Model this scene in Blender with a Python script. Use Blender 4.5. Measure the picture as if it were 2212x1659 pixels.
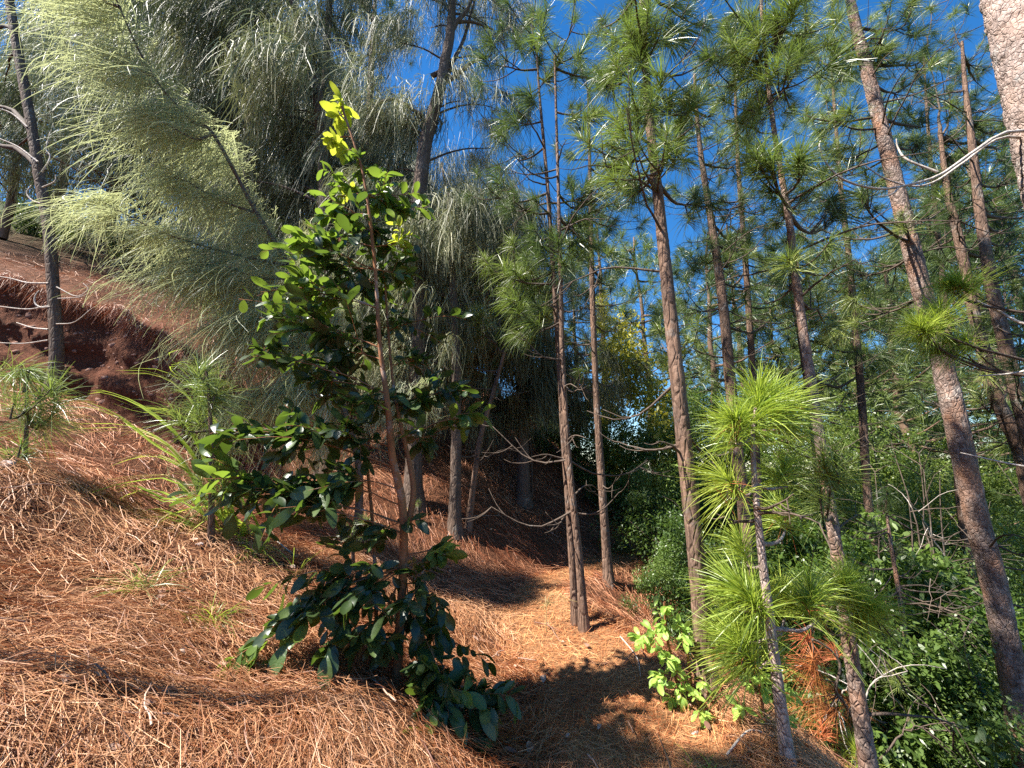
import bpy, math
import numpy as np
from mathutils import Matrix, Vector

# ------------------------------------------------------------------ camera, sky, sun
SC = bpy.context.scene
COL = SC.collection
for o in list(bpy.data.objects):
    bpy.data.objects.remove(o)
RNG = np.random.default_rng(11)
R = math.radians

PITCH = R(11.0)
EYE = np.array([0.0, 0.0, 1.6])
FPX, CX, CY = 860.2, 1106.0, 829.5          # focal length and centre of the 2212x1659 view

cam = bpy.data.cameras.new('camera')
cam.sensor_width = 36
cam.lens = 14.0
cam.clip_start = 0.05
cam.clip_end = 3000
camo = bpy.data.objects.new('camera', cam)
COL.objects.link(camo)
camo.location = EYE
camo.rotation_euler = (R(90) + PITCH, 0, 0)
SC.camera = camo

SUN_EL, SUN_DIR = R(54), np.array([-0.945, -0.327])       # horizontal direction towards the sun
wld = bpy.data.worlds.new('World')
SC.world = wld
wld.use_nodes = True
nt = wld.node_tree
nt.nodes.clear()
sky = nt.nodes.new('ShaderNodeTexSky')
sky.sky_type = 'NISHITA'
sky.sun_disc = False
sky.sun_elevation = SUN_EL
sky.sun_rotation = math.atan2(SUN_DIR[0], SUN_DIR[1])
sky.altitude = 600
sky.air_density = 1.0
sky.dust_density = 0.3
sky.ozone_density = 4.0
bg = nt.nodes.new('ShaderNodeBackground')
bg.inputs['Strength'].default_value = 0.085
wo = nt.nodes.new('ShaderNodeOutputWorld')
hsv = nt.nodes.new('ShaderNodeHueSaturation')
hsv.inputs['Saturation'].default_value = 1.3
nt.links.new(sky.outputs[0], hsv.inputs['Color'])
nt.links.new(hsv.outputs[0], bg.inputs[0])
nt.links.new(bg.outputs[0], wo.inputs[0])

sl = bpy.data.lights.new('sun', 'SUN')
sl.energy = 5.0
sl.angle = R(0.55)
sl.color = (1.0, 0.95, 0.86)
so = bpy.data.objects.new('sun', sl)
COL.objects.link(so)
_d = Vector((SUN_DIR[0] * math.cos(SUN_EL), SUN_DIR[1] * math.cos(SUN_EL), math.sin(SUN_EL)))
so.rotation_euler = _d.to_track_quat('Z', 'Y').to_euler()
so.location = (-30, 5, 40)

SC.view_settings.view_transform = 'Standard'
SC.view_settings.look = 'None'
SC.view_settings.exposure = 1.62
SC.view_settings.gamma = 1.0
SC.view_settings.use_curve_mapping = False
cy = SC.cycles
cy.max_bounces = 5
cy.diffuse_bounces = 2
cy.glossy_bounces = 2
cy.transmission_bounces = 3
cy.transparent_max_bounces = 4
cy.caustics_reflective = False
cy.caustics_refractive = False
cy.sample_clamp_indirect = 4.0
cy.use_denoising = False

# ------------------------------------------------------------------ numbers
def ray(px, py):
    a = (px - CX) / FPX
    v = (CY - py) / FPX
    return np.array([a, math.cos(PITCH) - math.sin(PITCH) * v, math.sin(PITCH) + math.cos(PITCH) * v])

def at(px, py, Y):
    r = ray(px, py)
    return EYE + r * (Y / r[1])

def sstep(a, b, x):
    t = np.clip((x - a) / (b - a), 0, 1)
    return t * t * (3 - 2 * t)

def catmull(P, n):
    P = np.asarray(P, float)
    if len(P) < 3:
        t = np.linspace(0, 1, n)[:, None]
        return P[0] * (1 - t) + P[-1] * t
    Q = np.vstack([2 * P[0] - P[1], P, 2 * P[-1] - P[-2]])
    u = np.linspace(0, len(P) - 1 - 1e-6, n)
    i = u.astype(int)
    t = (u - i)[:, None]
    a, b, c, d = Q[i], Q[i + 1], Q[i + 2], Q[i + 3]
    return 0.5 * (2 * b + (c - a) * t + (2 * a - 5 * b + 4 * c - d) * t ** 2 + (3 * b - a - 3 * c + d) * t ** 3)

def unit(v):
    v = np.asarray(v, float)
    return v / (np.linalg.norm(v, axis=-1, keepdims=True) + 1e-12)

PATH = catmull([(0.95, -8), (0.9, -3), (0.85, 0), (0.72, 2.4), (0.6, 3.6), (0.28, 4.5), (0.4, 5.4), (1.0, 6.4),
                (2.3, 7.3), (3.7, 8.6), (4.6, 11), (5.2, 16), (6, 30), (8, 60)], 260)
_PT = unit(np.gradient(PATH, axis=0))

def path_s(x, y):
    """distance to the path's middle, positive on the uphill (left) side; index of the nearest path point"""
    x = np.atleast_1d(np.asarray(x, float)).ravel()
    y = np.atleast_1d(np.asarray(y, float)).ravel()
    s = np.empty(len(x)); k = np.empty(len(x), int)
    for a in range(0, len(x), 20000):
        dx = x[a:a + 20000, None] - PATH[None, :, 0]
        dy = y[a:a + 20000, None] - PATH[None, :, 1]
        d2 = dx * dx + dy * dy
        j = d2.argmin(1)
        r = np.arange(len(j))
        cr = _PT[j, 0] * dy[r, j] - _PT[j, 1] * dx[r, j]
        s[a:a + 20000] = np.sqrt(d2[r, j]) * np.where(cr > 0, 1, -1)
        k[a:a + 20000] = j
    return s, k

def H(x, y):
    shp = np.shape(x)
    x = np.atleast_1d(np.asarray(x, float)).ravel()
    y = np.atleast_1d(np.asarray(y, float)).ravel()
    s, k = path_s(x, y)
    py_ = PATH[k, 1]
    w = 0.64 - 0.34 * sstep(3.6, 5.2, py_)
    e = np.maximum(s - w, 0)
    slope = 0.40 + 0.30 * sstep(4.5, 7, y) * sstep(-4, -1, x)
    zu = slope * e * (1 - .35 * np.exp(-e / .8)) + 0.03
    zu = 20 * np.tanh(zu / 20)
    d = np.maximum(-s - w, 0)
    zd = 0.78 * d * d / (d + 0.22)
    zd = 16 * np.tanh(zd / 16)
    z = zu - zd
    wl = 1 - sstep(-4.2, -2.4, x)
    yc = np.interp(x, [-20, -6.4, -4.8, -3.3, -2], [6.2, 5.45, 5.25, 4.7, 4.2])
    z += wl * (-1.0 * sstep(yc, yc + 1.1, y))
    wb = 1 - sstep(-7.0, -4.6, x)
    wob = 0.14 * np.sin(x * 1.7) + 0.08 * np.sin(x * 4.1 + 1)
    z += wb * 2.0 * sstep(7.7, 8.15, y + wob) + wl * 0.30 * np.clip(y - 8.2, 0, 30)
    near = np.exp(-(np.hypot(x, y) / 25) ** 2)
    onp = 1 - 0.8 * np.exp(-(s / np.maximum(w, .1)) ** 2)
    z += 1.15 * near * onp * (0.05 * np.sin(x * 2.1 + y * 1.3) + 0.05 * np.sin(y * 2.7 - x * 1.1 + 2) + 0.025 * np.sin(x * 5.3 + 1 + y * 2) + 0.02 * np.sin(y * 6.1 - x * 3))
    return z.reshape(shp) if shp else float(z[0])

def ground_hit(px, py):
    r = ray(px, py)
    t = np.concatenate([np.linspace(0.4, 12, 1200), np.linspace(12.05, 80, 600)])
    P = EYE[None] + t[:, None] * r[None]
    below = P[:, 2] < H(P[:, 0], P[:, 1])
    i = int(np.argmax(below)) if below.any() else len(t) - 1
    return P[i]

def normal_at(x, y, h=0.06):
    gx = (H(x + h, y) - H(x - h, y)) / (2 * h)
    gy = (H(x, y + h) - H(x, y - h)) / (2 * h)
    return unit(np.stack([-gx, -gy, np.ones_like(gx)], -1))

# ------------------------------------------------------------------ mesh tools
def make_mesh(name, V, quads=None, tris=None, tone=None, mat=None, smooth=True, extra=None):
    me = bpy.data.meshes.new(name)
    V = np.asarray(V, np.float32).reshape(-1, 3)
    q = np.zeros((0, 4), np.int32) if quads is None or len(quads) == 0 else np.asarray(quads, np.int32).reshape(-1, 4)
    t = np.zeros((0, 3), np.int32) if tris is None or len(tris) == 0 else np.asarray(tris, np.int32).reshape(-1, 3)
    me.vertices.add(len(V))
    me.vertices.foreach_set('co', V.ravel())
    loops = np.concatenate([q.ravel(), t.ravel()])
    me.loops.add(len(loops))
    me.loops.foreach_set('vertex_index', loops)
    n = len(q) + len(t)
    me.polygons.add(n)
    starts = np.concatenate([np.arange(len(q)) * 4, len(q) * 4 + np.arange(len(t)) * 3]).astype(np.int32)
    me.polygons.foreach_set('loop_start', starts)
    if smooth:
        me.polygons.foreach_set('use_smooth', np.ones(n, bool))
    if tone is not None:
        a = me.attributes.new('tone', 'FLOAT', 'POINT')
        a.data.foreach_set('value', np.asarray(tone, np.float32).ravel())
    for k, v in (extra or {}).items():
        a = me.attributes.new(k, 'FLOAT', 'POINT')
        a.data.foreach_set('value', np.asarray(v, np.float32).ravel())
    me.update(calc_edges=True)
    if mat:
        me.materials.append(mat)
    return me

class Geo:
    def __init__(s):
        s.V, s.Q, s.T, s.A, s.n = [], [], [], [], 0
    def add(s, V, Q=None, T=None, tone=0.5):
        V = np.asarray(V, float).reshape(-1, 3)
        s.V.append(V)
        if Q is not None and len(Q): s.Q.append(np.asarray(Q, int) + s.n)
        if T is not None and len(T): s.T.append(np.asarray(T, int) + s.n)
        s.A.append(np.broadcast_to(np.asarray(tone, float), (len(V),)) if np.ndim(tone) == 0 else np.asarray(tone, float))
        s.n += len(V)
    def arrays(s):
        return (np.vstack(s.V), np.vstack(s.Q) if s.Q else None, np.vstack(s.T) if s.T else None, np.concatenate(s.A))
    def mesh(s, name, mat, smooth=True):
        V, Q, T, A = s.arrays()
        return make_mesh(name, V, Q, T, A, mat, smooth)

def tube(P, r, n=7, cap=True):
    """a tapered tube along the points P; returns verts, quads, tris"""
    P = np.asarray(P, float); m = len(P)
    r = np.broadcast_to(np.asarray(r, float), (m,))
    T = unit(np.gradient(P, axis=0))
    ref = np.array([0, 1.0, 0]) if abs(T[0][1]) < 0.8 else np.array([1.0, 0, 0])
    X = unit(np.cross(ref, T)); Y = np.cross(T, X)
    th = np.linspace(0, 2 * np.pi, n, endpoint=False)
    V = P[:, None] + r[:, None, None] * (np.cos(th)[None, :, None] * X[:, None] + np.sin(th)[None, :, None] * Y[:, None])
    i = np.arange(m - 1)[:, None] * n; j = np.arange(n)[None]; k = (j + 1) % n
    Q = np.stack([i + j, i + k, i + n + k, i + n + j], -1).reshape(-1, 4)
    V = V.reshape(-1, 3); T3 = None
    if cap:
        V = np.vstack([V, P[-1:] + T[-1:] * r[-1] * 0.6])
        a = (m - 1) * n
        T3 = np.stack([a + np.arange(n), a + (np.arange(n) + 1) % n, np.full(n, m * n)], -1)
    return V, Q, T3

def ribbons(C, W, wid):
    """C: N x K x 3 centre lines, W: N x 3 width directions, wid: K (or N x K) widths -> verts, quads"""
    N, K, _ = C.shape
    wid = np.broadcast_to(wid, (N, K))
    off = W[:, None] * wid[:, :, None] * 0.5
    V = np.stack([C - off, C + off], 2).reshape(-1, 3)
    b = (np.arange(N) * K * 2)[:, None] + (np.arange(K - 1) * 2)[None]
    Q = np.stack([b, b + 1, b + 3, b + 2], -1).reshape(-1, 4)
    return V, Q

def perp(D, rng):
    r = rng.normal(size=D.shape)
    return unit(np.cross(D, r))

# ------------------------------------------------------------------ objects
def link(o, parent=None):
    COL.objects.link(o)
    if parent is not None:
        o.parent = parent
    return o

def part(name, me, parent, loc=None, M=None, kind=None, label=None):
    o = bpy.data.objects.new(name, me)
    link(o, parent)
    if M is not None: o.matrix_local = M
    elif loc is not None: o.location = loc
    if kind: o['kind'] = kind
    if label: o['label'] = label
    return o

def thing(name, label, cat, loc, group=None):
    o = bpy.data.objects.new(name, None)
    o.empty_display_size = 0.1
    link(o)
    o.location = loc
    o['label'] = label; o['category'] = cat
    if group: o['group'] = group
    return o

def tag(o, label, cat, group=None, kind=None):
    o['label'] = label; o['category'] = cat
    if group: o['group'] = group
    if kind: o['kind'] = kind
    return o

def frame(x, z, loc, s):
    """matrix with its X axis along x, Z axis near z"""
    x = unit(x); y = unit(np.cross(z, x)); z = np.cross(x, y)
    M = np.eye(4)
    M[:3, 0], M[:3, 1], M[:3, 2], M[:3, 3] = x * s, y * s, z * s, loc
    return M

def rotz(a, loc, s, tilt=(0, 0)):
    return Matrix.Translation(loc) @ Matrix.Rotation(tilt[0], 4, 'X') @ Matrix.Rotation(tilt[1], 4, 'Y') @ Matrix.Rotation(a, 4, 'Z') @ Matrix.Scale(s, 4)

# ------------------------------------------------------------------ materials
def nodes(name):
    m = bpy.data.materials.new(name)
    m.use_nodes = True
    t = m.node_tree
    t.nodes.clear()
    out = t.nodes.new('ShaderNodeOutputMaterial')
    return m, t, out

def N(t, kind, **kw):
    n = t.nodes.new(kind)
    for k, v in kw.items():
        if k in n.inputs: n.inputs[k].default_value = v
        else: setattr(n, k, v)
    return n

def mixc(t, fac, a, b, blend='MIX'):
    n = t.nodes.new('ShaderNodeMix'); n.data_type = 'RGBA'; n.blend_type = blend
    for i, v in ((0, fac), (6, a), (7, b)):
        if hasattr(v, 'is_output'): t.links.new(v, n.inputs[i])
        elif i == 0: n.inputs[0].default_value = v
        else: n.inputs[i].default_value = (*v, 1) if len(v) == 3 else v
    return n.outputs[2]

def leaf_mat(name, c0, c1, trans=(0.3, 0.4, 0.05), tmix=0.3, rough=0.45, var=0.35, spec=0.5, bump=0.0, patch=None):
    """foliage: two colours blended by the piece's own tone, a per-object shift, some light let through"""
    m, t, out = nodes(name)
    at_ = N(t, 'ShaderNodeAttribute', attribute_name='tone')
    col = mixc(t, at_.outputs['Fac'], c0, c1)
    if patch:       # older, greyed needles lie in patches
        tc0 = N(t, 'ShaderNodeTexCoord'); pn = N(t, 'ShaderNodeTexNoise', Scale=1.3, Detail=4.0); t.links.new(tc0.outputs['Object'], pn.inputs['Vector'])
        pm = N(t, 'ShaderNodeMapRange'); pm.inputs[1].default_value = .5; pm.inputs[2].default_value = .72; pm.inputs[4].default_value = .4
        t.links.new(pn.outputs[0], pm.inputs[0]); col = mixc(t, pm.outputs[0], col, patch)
    oi = N(t, 'ShaderNodeObjectInfo')
    hs = N(t, 'ShaderNodeHueSaturation')
    mr = N(t, 'ShaderNodeMapRange'); t.links.new(oi.outputs['Random'], mr.inputs[0])
    mr.inputs[3].default_value = 1 - var; mr.inputs[4].default_value = 1 + var
    t.links.new(mr.outputs[0], hs.inputs['Value'])
    mh = N(t, 'ShaderNodeMapRange'); t.links.new(oi.outputs['Random'], mh.inputs[0])
    mh.inputs[3].default_value = 0.515; mh.inputs[4].default_value = 0.485
    t.links.new(mh.outputs[0], hs.inputs['Hue'])
    t.links.new(col, hs.inputs['Color'])
    p = N(t, 'ShaderNodeBsdfPrincipled', Roughness=rough)
    p.inputs['Specular IOR Level'].default_value = spec
    t.links.new(hs.outputs[0], p.inputs['Base Color'])
    if bump:
        tc = N(t, 'ShaderNodeTexCoord')
        nz = N(t, 'ShaderNodeTexNoise', Scale=14.0); t.links.new(tc.outputs['Object'], nz.inputs['Vector'])
        b = N(t, 'ShaderNodeBump', Strength=bump, Distance=0.05); t.links.new(nz.outputs[0], b.inputs['Height'])
        t.links.new(b.outputs[0], p.inputs['Normal'])
    tr = N(t, 'ShaderNodeBsdfTranslucent')
    tr.inputs[0].default_value = (*trans, 1)
    mx = N(t, 'ShaderNodeMixShader'); mx.inputs[0].default_value = tmix
    t.links.new(p.outputs[0], mx.inputs[1]); t.links.new(tr.outputs[0], mx.inputs[2])
    t.links.new(mx.outputs[0], out.inputs[0])
    return m

def bark_mat(name, c0, c1, c2, sc=1.0, bump=0.6, stretch=0.3):
    m, t, out = nodes(name)
    tc = N(t, 'ShaderNodeTexCoord')
    mp = N(t, 'ShaderNodeMapping'); mp.inputs['Scale'].default_value = (sc, sc, sc * stretch)
    t.links.new(tc.outputs['Object'], mp.inputs[0])
    n1 = N(t, 'ShaderNodeTexNoise', Scale=26.0, Detail=6.0, Roughness=0.65); t.links.new(mp.outputs[0], n1.inputs['Vector'])
    n2 = N(t, 'ShaderNodeTexNoise', Scale=5.0, Detail=4.0); t.links.new(mp.outputs[0], n2.inputs['Vector'])
    vo = N(t, 'ShaderNodeTexVoronoi', Scale=22.0); vo.feature = 'DISTANCE_TO_EDGE'; t.links.new(mp.outputs[0], vo.inputs['Vector'])
    r1 = N(t, 'ShaderNodeMapRange'); r1.inputs[1].default_value = .35; r1.inputs[2].default_value = .65; t.links.new(n1.outputs[0], r1.inputs[0])
    r2 = N(t, 'ShaderNodeMapRange'); r2.inputs[1].default_value = .42; r2.inputs[2].default_value = .68; t.links.new(n2.outputs[0], r2.inputs[0])
    at_ = N(t, 'ShaderNodeAttribute', attribute_name='tone')
    c = mixc(t, r1.outputs[0], c0, c1)
    c = mixc(t, r2.outputs[0], c, c2)
    n4 = N(t, 'ShaderNodeTexNoise', Scale=3.2, Detail=7.0, Roughness=.75); t.links.new(tc.outputs['Object'], n4.inputs['Vector'])
    r4 = N(t, 'ShaderNodeMapRange'); r4.inputs[1].default_value = .56; r4.inputs[2].default_value = .66; r4.inputs[4].default_value = .55; t.links.new(n4.outputs[0], r4.inputs[0])
    c = mixc(t, r4.outputs[0], c, tuple(min(.6, q * 1.7 + .03) for q in (c1[0] * .85, c1[0] * .8, c1[0] * .72)))
    mr = N(t, 'ShaderNodeMapRange'); t.links.new(at_.outputs['Fac'], mr.inputs[0]); mr.inputs[3].default_value = .6; mr.inputs[4].default_value = 1.35
    hs = N(t, 'ShaderNodeHueSaturation'); t.links.new(c, hs.inputs['Color']); t.links.new(mr.outputs[0], hs.inputs['Value'])
    p = N(t, 'ShaderNodeBsdfPrincipled', Roughness=0.85)
    p.inputs['Specular IOR Level'].default_value = 0.2
    t.links.new(hs.outputs[0], p.inputs['Base Color'])
    ad = N(t, 'ShaderNodeMath', operation='ADD'); t.links.new(n1.outputs[0], ad.inputs[0])
    v2 = N(t, 'ShaderNodeMath', operation='MINIMUM'); t.links.new(vo.outputs['Distance'], v2.inputs[0]); v2.inputs[1].default_value = 0.15
    v3 = N(t, 'ShaderNodeMath', operation='MULTIPLY'); t.links.new(v2.outputs[0], v3.inputs[0]); v3.inputs[1].default_value = 4.0
    t.links.new(v3.outputs[0], ad.inputs[1])
    b = N(t, 'ShaderNodeBump', Strength=bump, Distance=0.02); t.links.new(ad.outputs[0], b.inputs['Height'])
    t.links.new(b.outputs[0], p.inputs['Normal'])
    t.links.new(p.outputs[0], out.inputs[0])
    return m

def soil_mat(name, cols, scale=3.0, bump=0.6, far=False):
    m, t, out = nodes(name)
    tc = N(t, 'ShaderNodeTexCoord')
    n1 = N(t, 'ShaderNodeTexNoise', Scale=scale * 12, Detail=8.0, Roughness=.7); t.links.new(tc.outputs['Object'], n1.inputs['Vector'])
    n2 = N(t, 'ShaderNodeTexNoise', Scale=scale * 0.4, Detail=5.0); t.links.new(tc.outputs['Object'], n2.inputs['Vector'])
    mp = N(t, 'ShaderNodeMapping'); mp.inputs['Scale'].default_value = (6, 60, 60); mp.inputs['Rotation'].default_value = (0, .3, .5)
    t.links.new(tc.outputs['Object'], mp.inputs[0])
    n3 = N(t, 'ShaderNodeTexNoise', Scale=1.0, Detail=4.0, Distortion=1.5); t.links.new(mp.outputs[0], n3.inputs['Vector'])
    r1 = N(t, 'ShaderNodeMapRange'); r1.inputs[1].default_value = .35; r1.inputs[2].default_value = .65; t.links.new(n1.outputs[0], r1.inputs[0])
    r2 = N(t, 'ShaderNodeMapRange'); r2.inputs[1].default_value = .35; r2.inputs[2].default_value = .65; t.links.new(n2.outputs[0], r2.inputs[0])
    r3 = N(t, 'ShaderNodeMapRange'); r3.inputs[1].default_value = .45; r3.inputs[2].default_value = .7; t.links.new(n3.outputs[0], r3.inputs[0])
    c = mixc(t, r1.outputs[0], cols[0], cols[1])
    c = mixc(t, r2.outputs[0], c, mixc(t, r1.outputs[0], cols[0], cols[2]))
    c = mixc(t, r3.outputs[0], c, cols[3])
    if far:
        vl = N(t, 'ShaderNodeVectorMath', operation='LENGTH'); t.links.new(tc.outputs['Object'], vl.inputs[0])
        mf = N(t, 'ShaderNodeMapRange'); t.links.new(vl.outputs['Value'], mf.inputs[0]); mf.inputs[1].default_value = 17; mf.inputs[2].default_value = 28
        c = mixc(t, mf.outputs[0], c, mixc(t, r1.outputs[0], (.02, .03, .01), (.07, .09, .03)))
    p = N(t, 'ShaderNodeBsdfPrincipled', Roughness=0.9)
    p.inputs['Specular IOR Level'].default_value = 0.15
    t.links.new(c, p.inputs['Base Color'])
    ad = N(t, 'ShaderNodeMath', operation='ADD'); t.links.new(n1.outputs[0], ad.inputs[0]); t.links.new(n3.outputs[0], ad.inputs[1])
    b = N(t, 'ShaderNodeBump', Strength=bump, Distance=0.04); t.links.new(ad.outputs[0], b.inputs['Height'])
    t.links.new(b.outputs[0], p.inputs['Normal'])
    t.links.new(p.outputs[0], out.inputs[0])
    return m

M_GROUND = soil_mat('needle_floor', [(.035, .014, .008), (.11, .04, .02), (.16, .07, .035), (.24, .10, .05)], far=True)
M_PATH = soil_mat('trodden_floor', [(.09, .04, .02), (.24, .11, .05), (.32, .17, .08), (.42, .22, .10)])
M_CUT = soil_mat('red_earth', [(.07, .024, .013), (.19, .065, .033), (.25, .095, .05), (.15, .06, .03)], scale=2.0, bump=0.9)
M_STONE = soil_mat('red_stone', [(.2, .10, .07), (.40, .23, .17), (.48, .31, .24), (.32, .16, .11)], scale=3.0, bump=0.5)
M_ROCK = soil_mat('pale_rock', [(.3, .22, .19), (.48, .38, .34), (.5, .42, .38), (.4, .3, .27)], scale=2.0, bump=0.5)
M_LITTER = leaf_mat('dry_needles', (.25, .045, .013), (.93, .45, .26), (.4, .11, .04), 0.10, 0.5, 0.3, 0.35, patch=(.30, .13, .07))
M_LITTER_P = leaf_mat('path_needles', (.28, .075, .02), (.84, .44, .18), (.35, .15, .06), 0.12, 0.5, 0.25, 0.4)
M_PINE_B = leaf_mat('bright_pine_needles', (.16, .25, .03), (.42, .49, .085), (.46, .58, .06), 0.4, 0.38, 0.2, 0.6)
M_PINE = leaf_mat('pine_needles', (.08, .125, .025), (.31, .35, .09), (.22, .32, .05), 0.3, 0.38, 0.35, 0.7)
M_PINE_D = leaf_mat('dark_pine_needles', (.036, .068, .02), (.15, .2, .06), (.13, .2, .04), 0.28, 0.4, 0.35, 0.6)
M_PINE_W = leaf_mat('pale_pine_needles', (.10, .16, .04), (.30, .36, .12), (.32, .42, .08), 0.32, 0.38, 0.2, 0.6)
M_CAS_F = leaf_mat('near_casuarina_branchlets', (.24, .27, .125), (.68, .69, .45), (.52, .56, .28), 0.38, 0.5, 0.15, 0.4)
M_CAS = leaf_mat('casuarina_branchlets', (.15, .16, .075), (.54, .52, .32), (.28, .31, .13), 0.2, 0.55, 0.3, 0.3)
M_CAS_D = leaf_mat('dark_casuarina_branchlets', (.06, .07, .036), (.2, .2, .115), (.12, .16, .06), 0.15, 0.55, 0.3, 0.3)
M_DEADN = leaf_mat('dead_needles', (.26, .075, .022), (.52, .20, .07), (.4, .14, .03), 0.2, 0.5, 0.2, 0.3)
M_LEAF = leaf_mat('glossy_leaf', (.022, .042, .014), (.055, .088, .026), (.22, .36, .04), 0.2, 0.36, 0.4, 0.5, bump=0.1)
M_LEAF_M = leaf_mat('mid_leaf', (.042, .082, .018), (.095, .15, .03), (.32, .48, .05), 0.3, 0.36, 0.35, 0.5, bump=0.1)
M_LEAF_Y = leaf_mat('young_leaf', (.22, .33, .035), (.36, .42, .05), (.62, .68, .06), 0.45, 0.35, 0.25, 0.4)
M_LEAF_L = leaf_mat('lime_leaf', (.24, .40, .07), (.42, .58, .13), (.55, .75, .14), 0.4, 0.4, 0.2, 0.45)
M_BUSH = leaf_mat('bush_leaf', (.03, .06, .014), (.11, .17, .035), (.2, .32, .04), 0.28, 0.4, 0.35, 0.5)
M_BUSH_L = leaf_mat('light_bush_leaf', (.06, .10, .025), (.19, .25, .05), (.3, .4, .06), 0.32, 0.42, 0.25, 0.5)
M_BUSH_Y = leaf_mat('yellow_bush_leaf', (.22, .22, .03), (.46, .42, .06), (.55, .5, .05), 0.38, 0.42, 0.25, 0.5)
M_BITS = leaf_mat('dry_bits', (.13, .06, .035), (.50, .36, .25), (.3, .16, .06), 0.1, 0.5, 0.2, 0.4)
M_GRASS = leaf_mat('cane_grass', (.18, .30, .04), (.44, .56, .09), (.55, .7, .08), 0.4, 0.32, 0.2, 0.6)
M_DRYG = leaf_mat('dry_grass', (.35, .27, .12), (.55, .45, .22), (.4, .35, .12), 0.2, 0.5, 0.2, 0.4)
M_BARK_P = bark_mat('pine_bark', (.06, .036, .026), (.20, .13, .095), (.23, .14, .095), 1.0, 0.8)
M_BARK_BIG = bark_mat('plated_bark', (.09, .06, .048), (.31, .235, .20), (.28, .15, .095), 1.3, 0.7, 0.6)
M_BARK_PALE = bark_mat('pale_plated_bark', (.16, .11, .09), (.44, .35, .31), (.38, .27, .22), 1.3, 0.7, 0.7)
M_BARK_C = bark_mat('casuarina_bark', (.075, .052, .04), (.165, .12, .095), (.13, .085, .06), 1.0, 0.6)
M_BARK_S = bark_mat('smooth_orange_bark', (.20, .075, .03), (.33, .135, .055), (.26, .12, .06), 0.6, 0.2)
M_TWIG = bark_mat('twig_bark', (.06, .045, .035), (.15, .11, .085), (.11, .08, .06), 1.0, 0.3)
M_DEADW = bark_mat('bleached_wood', (.30, .25, .21), (.52, .46, .40), (.42, .36, .31), 1.0, 0.3)
M_CONE = bark_mat('cone_scales', (.10, .045, .025), (.22, .11, .06), (.2, .09, .05), 2.0, 0.3, 1.0)

# ------------------------------------------------------------------ ground, path, cut bank
def axis(lo, hi, fine_lo, fine_hi, step, grow=1.13):
    c = list(np.arange(fine_lo, fine_hi, step))
    d = step; v = c[-1]
    while v < hi:
        d *= grow; v += d; c.append(min(v, hi))
    d = step; v = c[0]; left = []
    while v > lo:
        d *= grow; v -= d; left.append(max(v, lo))
    return np.array(left[::-1] + c)

def sheet(gx, gy, zf):
    X, Yv = np.meshgrid(gx, gy)
    V = np.stack([X, Yv, zf(X, Yv)], -1).reshape(-1, 3)
    n = len(gx)
    i = np.arange(len(gy) - 1)[:, None] * n; j = np.arange(n - 1)[None]
    Q = np.stack([i + j, i + j + 1, i + n + j + 1, i + n + j], -1).reshape(-1, 4)
    return V, Q

V, Q = sheet(axis(-600, 600, -13, 9, 0.085), axis(-600, 600, -1, 11.5, 0.085), H)
g = bpy.data.objects.new('ground', make_mesh('ground', V, Q, mat=M_GROUND)); link(g); g['kind'] = 'structure'

# the trodden path: a narrow sheet lying just above the ground
_k = np.arange(50, 205)
_w = 0.5 - 0.24 * sstep(3.6, 5.2, PATH[_k, 1])
_nr = np.stack([-_PT[_k, 1], _PT[_k, 0]], -1)
_off = np.linspace(-1, 1, 9)
PX = PATH[_k, 0][:, None] + _nr[:, 0][:, None] * _off[None] * _w[:, None]
PYy = PATH[_k, 1][:, None] + _nr[:, 1][:, None] * _off[None] * _w[:, None]
PV = np.stack([PX, PYy, H(PX, PYy) + 0.012], -1).reshape(-1, 3)
_i = np.arange(len(_k) - 1)[:, None] * 9; _j = np.arange(8)[None]
po = bpy.data.objects.new('path', make_mesh('path', PV, np.stack([_i + _j, _i + 9 + _j, _i + 10 + _j, _i + _j + 1], -1).reshape(-1, 4)[:, ::-1], mat=M_PATH))
link(po); po['kind'] = 'structure'

# cut bank of red earth and stones
BX = np.linspace(-15.5, -4.7, 420)
BT = np.linspace(0, 1.25, 70)
_bn = RNG.normal(size=(64, 5)) * np.array([9, 7, 1, 1, 1])
def rough(x, t):
    s = np.zeros_like(x)
    for q, (a, b, c, _, _) in enumerate(_bn):
        f = 1 + q * .12
        s += np.sin(x * a * f * .55 + t * b * f * .9 + c * 6) / (1 + .22 * q)
    return s / 6
def bank_pt(x, t):
    wob = 0.14 * np.sin(x * 1.7) + 0.08 * np.sin(x * 4.1 + 1)
    yb = 7.36 - wob
    zb = H(x, yb) - 0.15
    zt = H(x, yb + 0.95) + 0.03
    u = np.clip(t, 0, 1)
    y = yb + 0.30 * u + np.clip(t - 1, 0, 1) * 2.6
    hgt = np.clip(zt - zb, 0, 3)
    r = (.05 * rough(x, u * hgt) + .04 * np.abs(rough(x * 2.3 + 5, u * hgt * 2.1)) + .05 * np.sin(u * hgt * 9 + 2 * np.sin(x * 1.1))) * np.sin(np.pi * np.clip(u, .08, .96)) * np.minimum(hgt, 1)
    z = np.where(t > 1, H(x, y) + .015 + .05 * (1.25 - t), zb + (zt - zb) * u + .04 * np.sin(x * 3.7) * u)
    return np.stack([x, y - r, z], -1)
Xb, Tb = np.meshgrid(BX, BT)
BV = bank_pt(Xb, Tb).reshape(-1, 3)
n_ = len(BX)
_i = np.arange(len(BT) - 1)[:, None] * n_; _j = np.arange(n_ - 1)[None]
bank = bpy.data.objects.new('earth_bank', make_mesh('earth_bank', BV, np.stack([_i + _j, _i + _j + 1, _i + n_ + _j + 1, _i + n_ + _j], -1).reshape(-1, 4), mat=M_CUT))
link(bank); bank['kind'] = 'structure'

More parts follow.
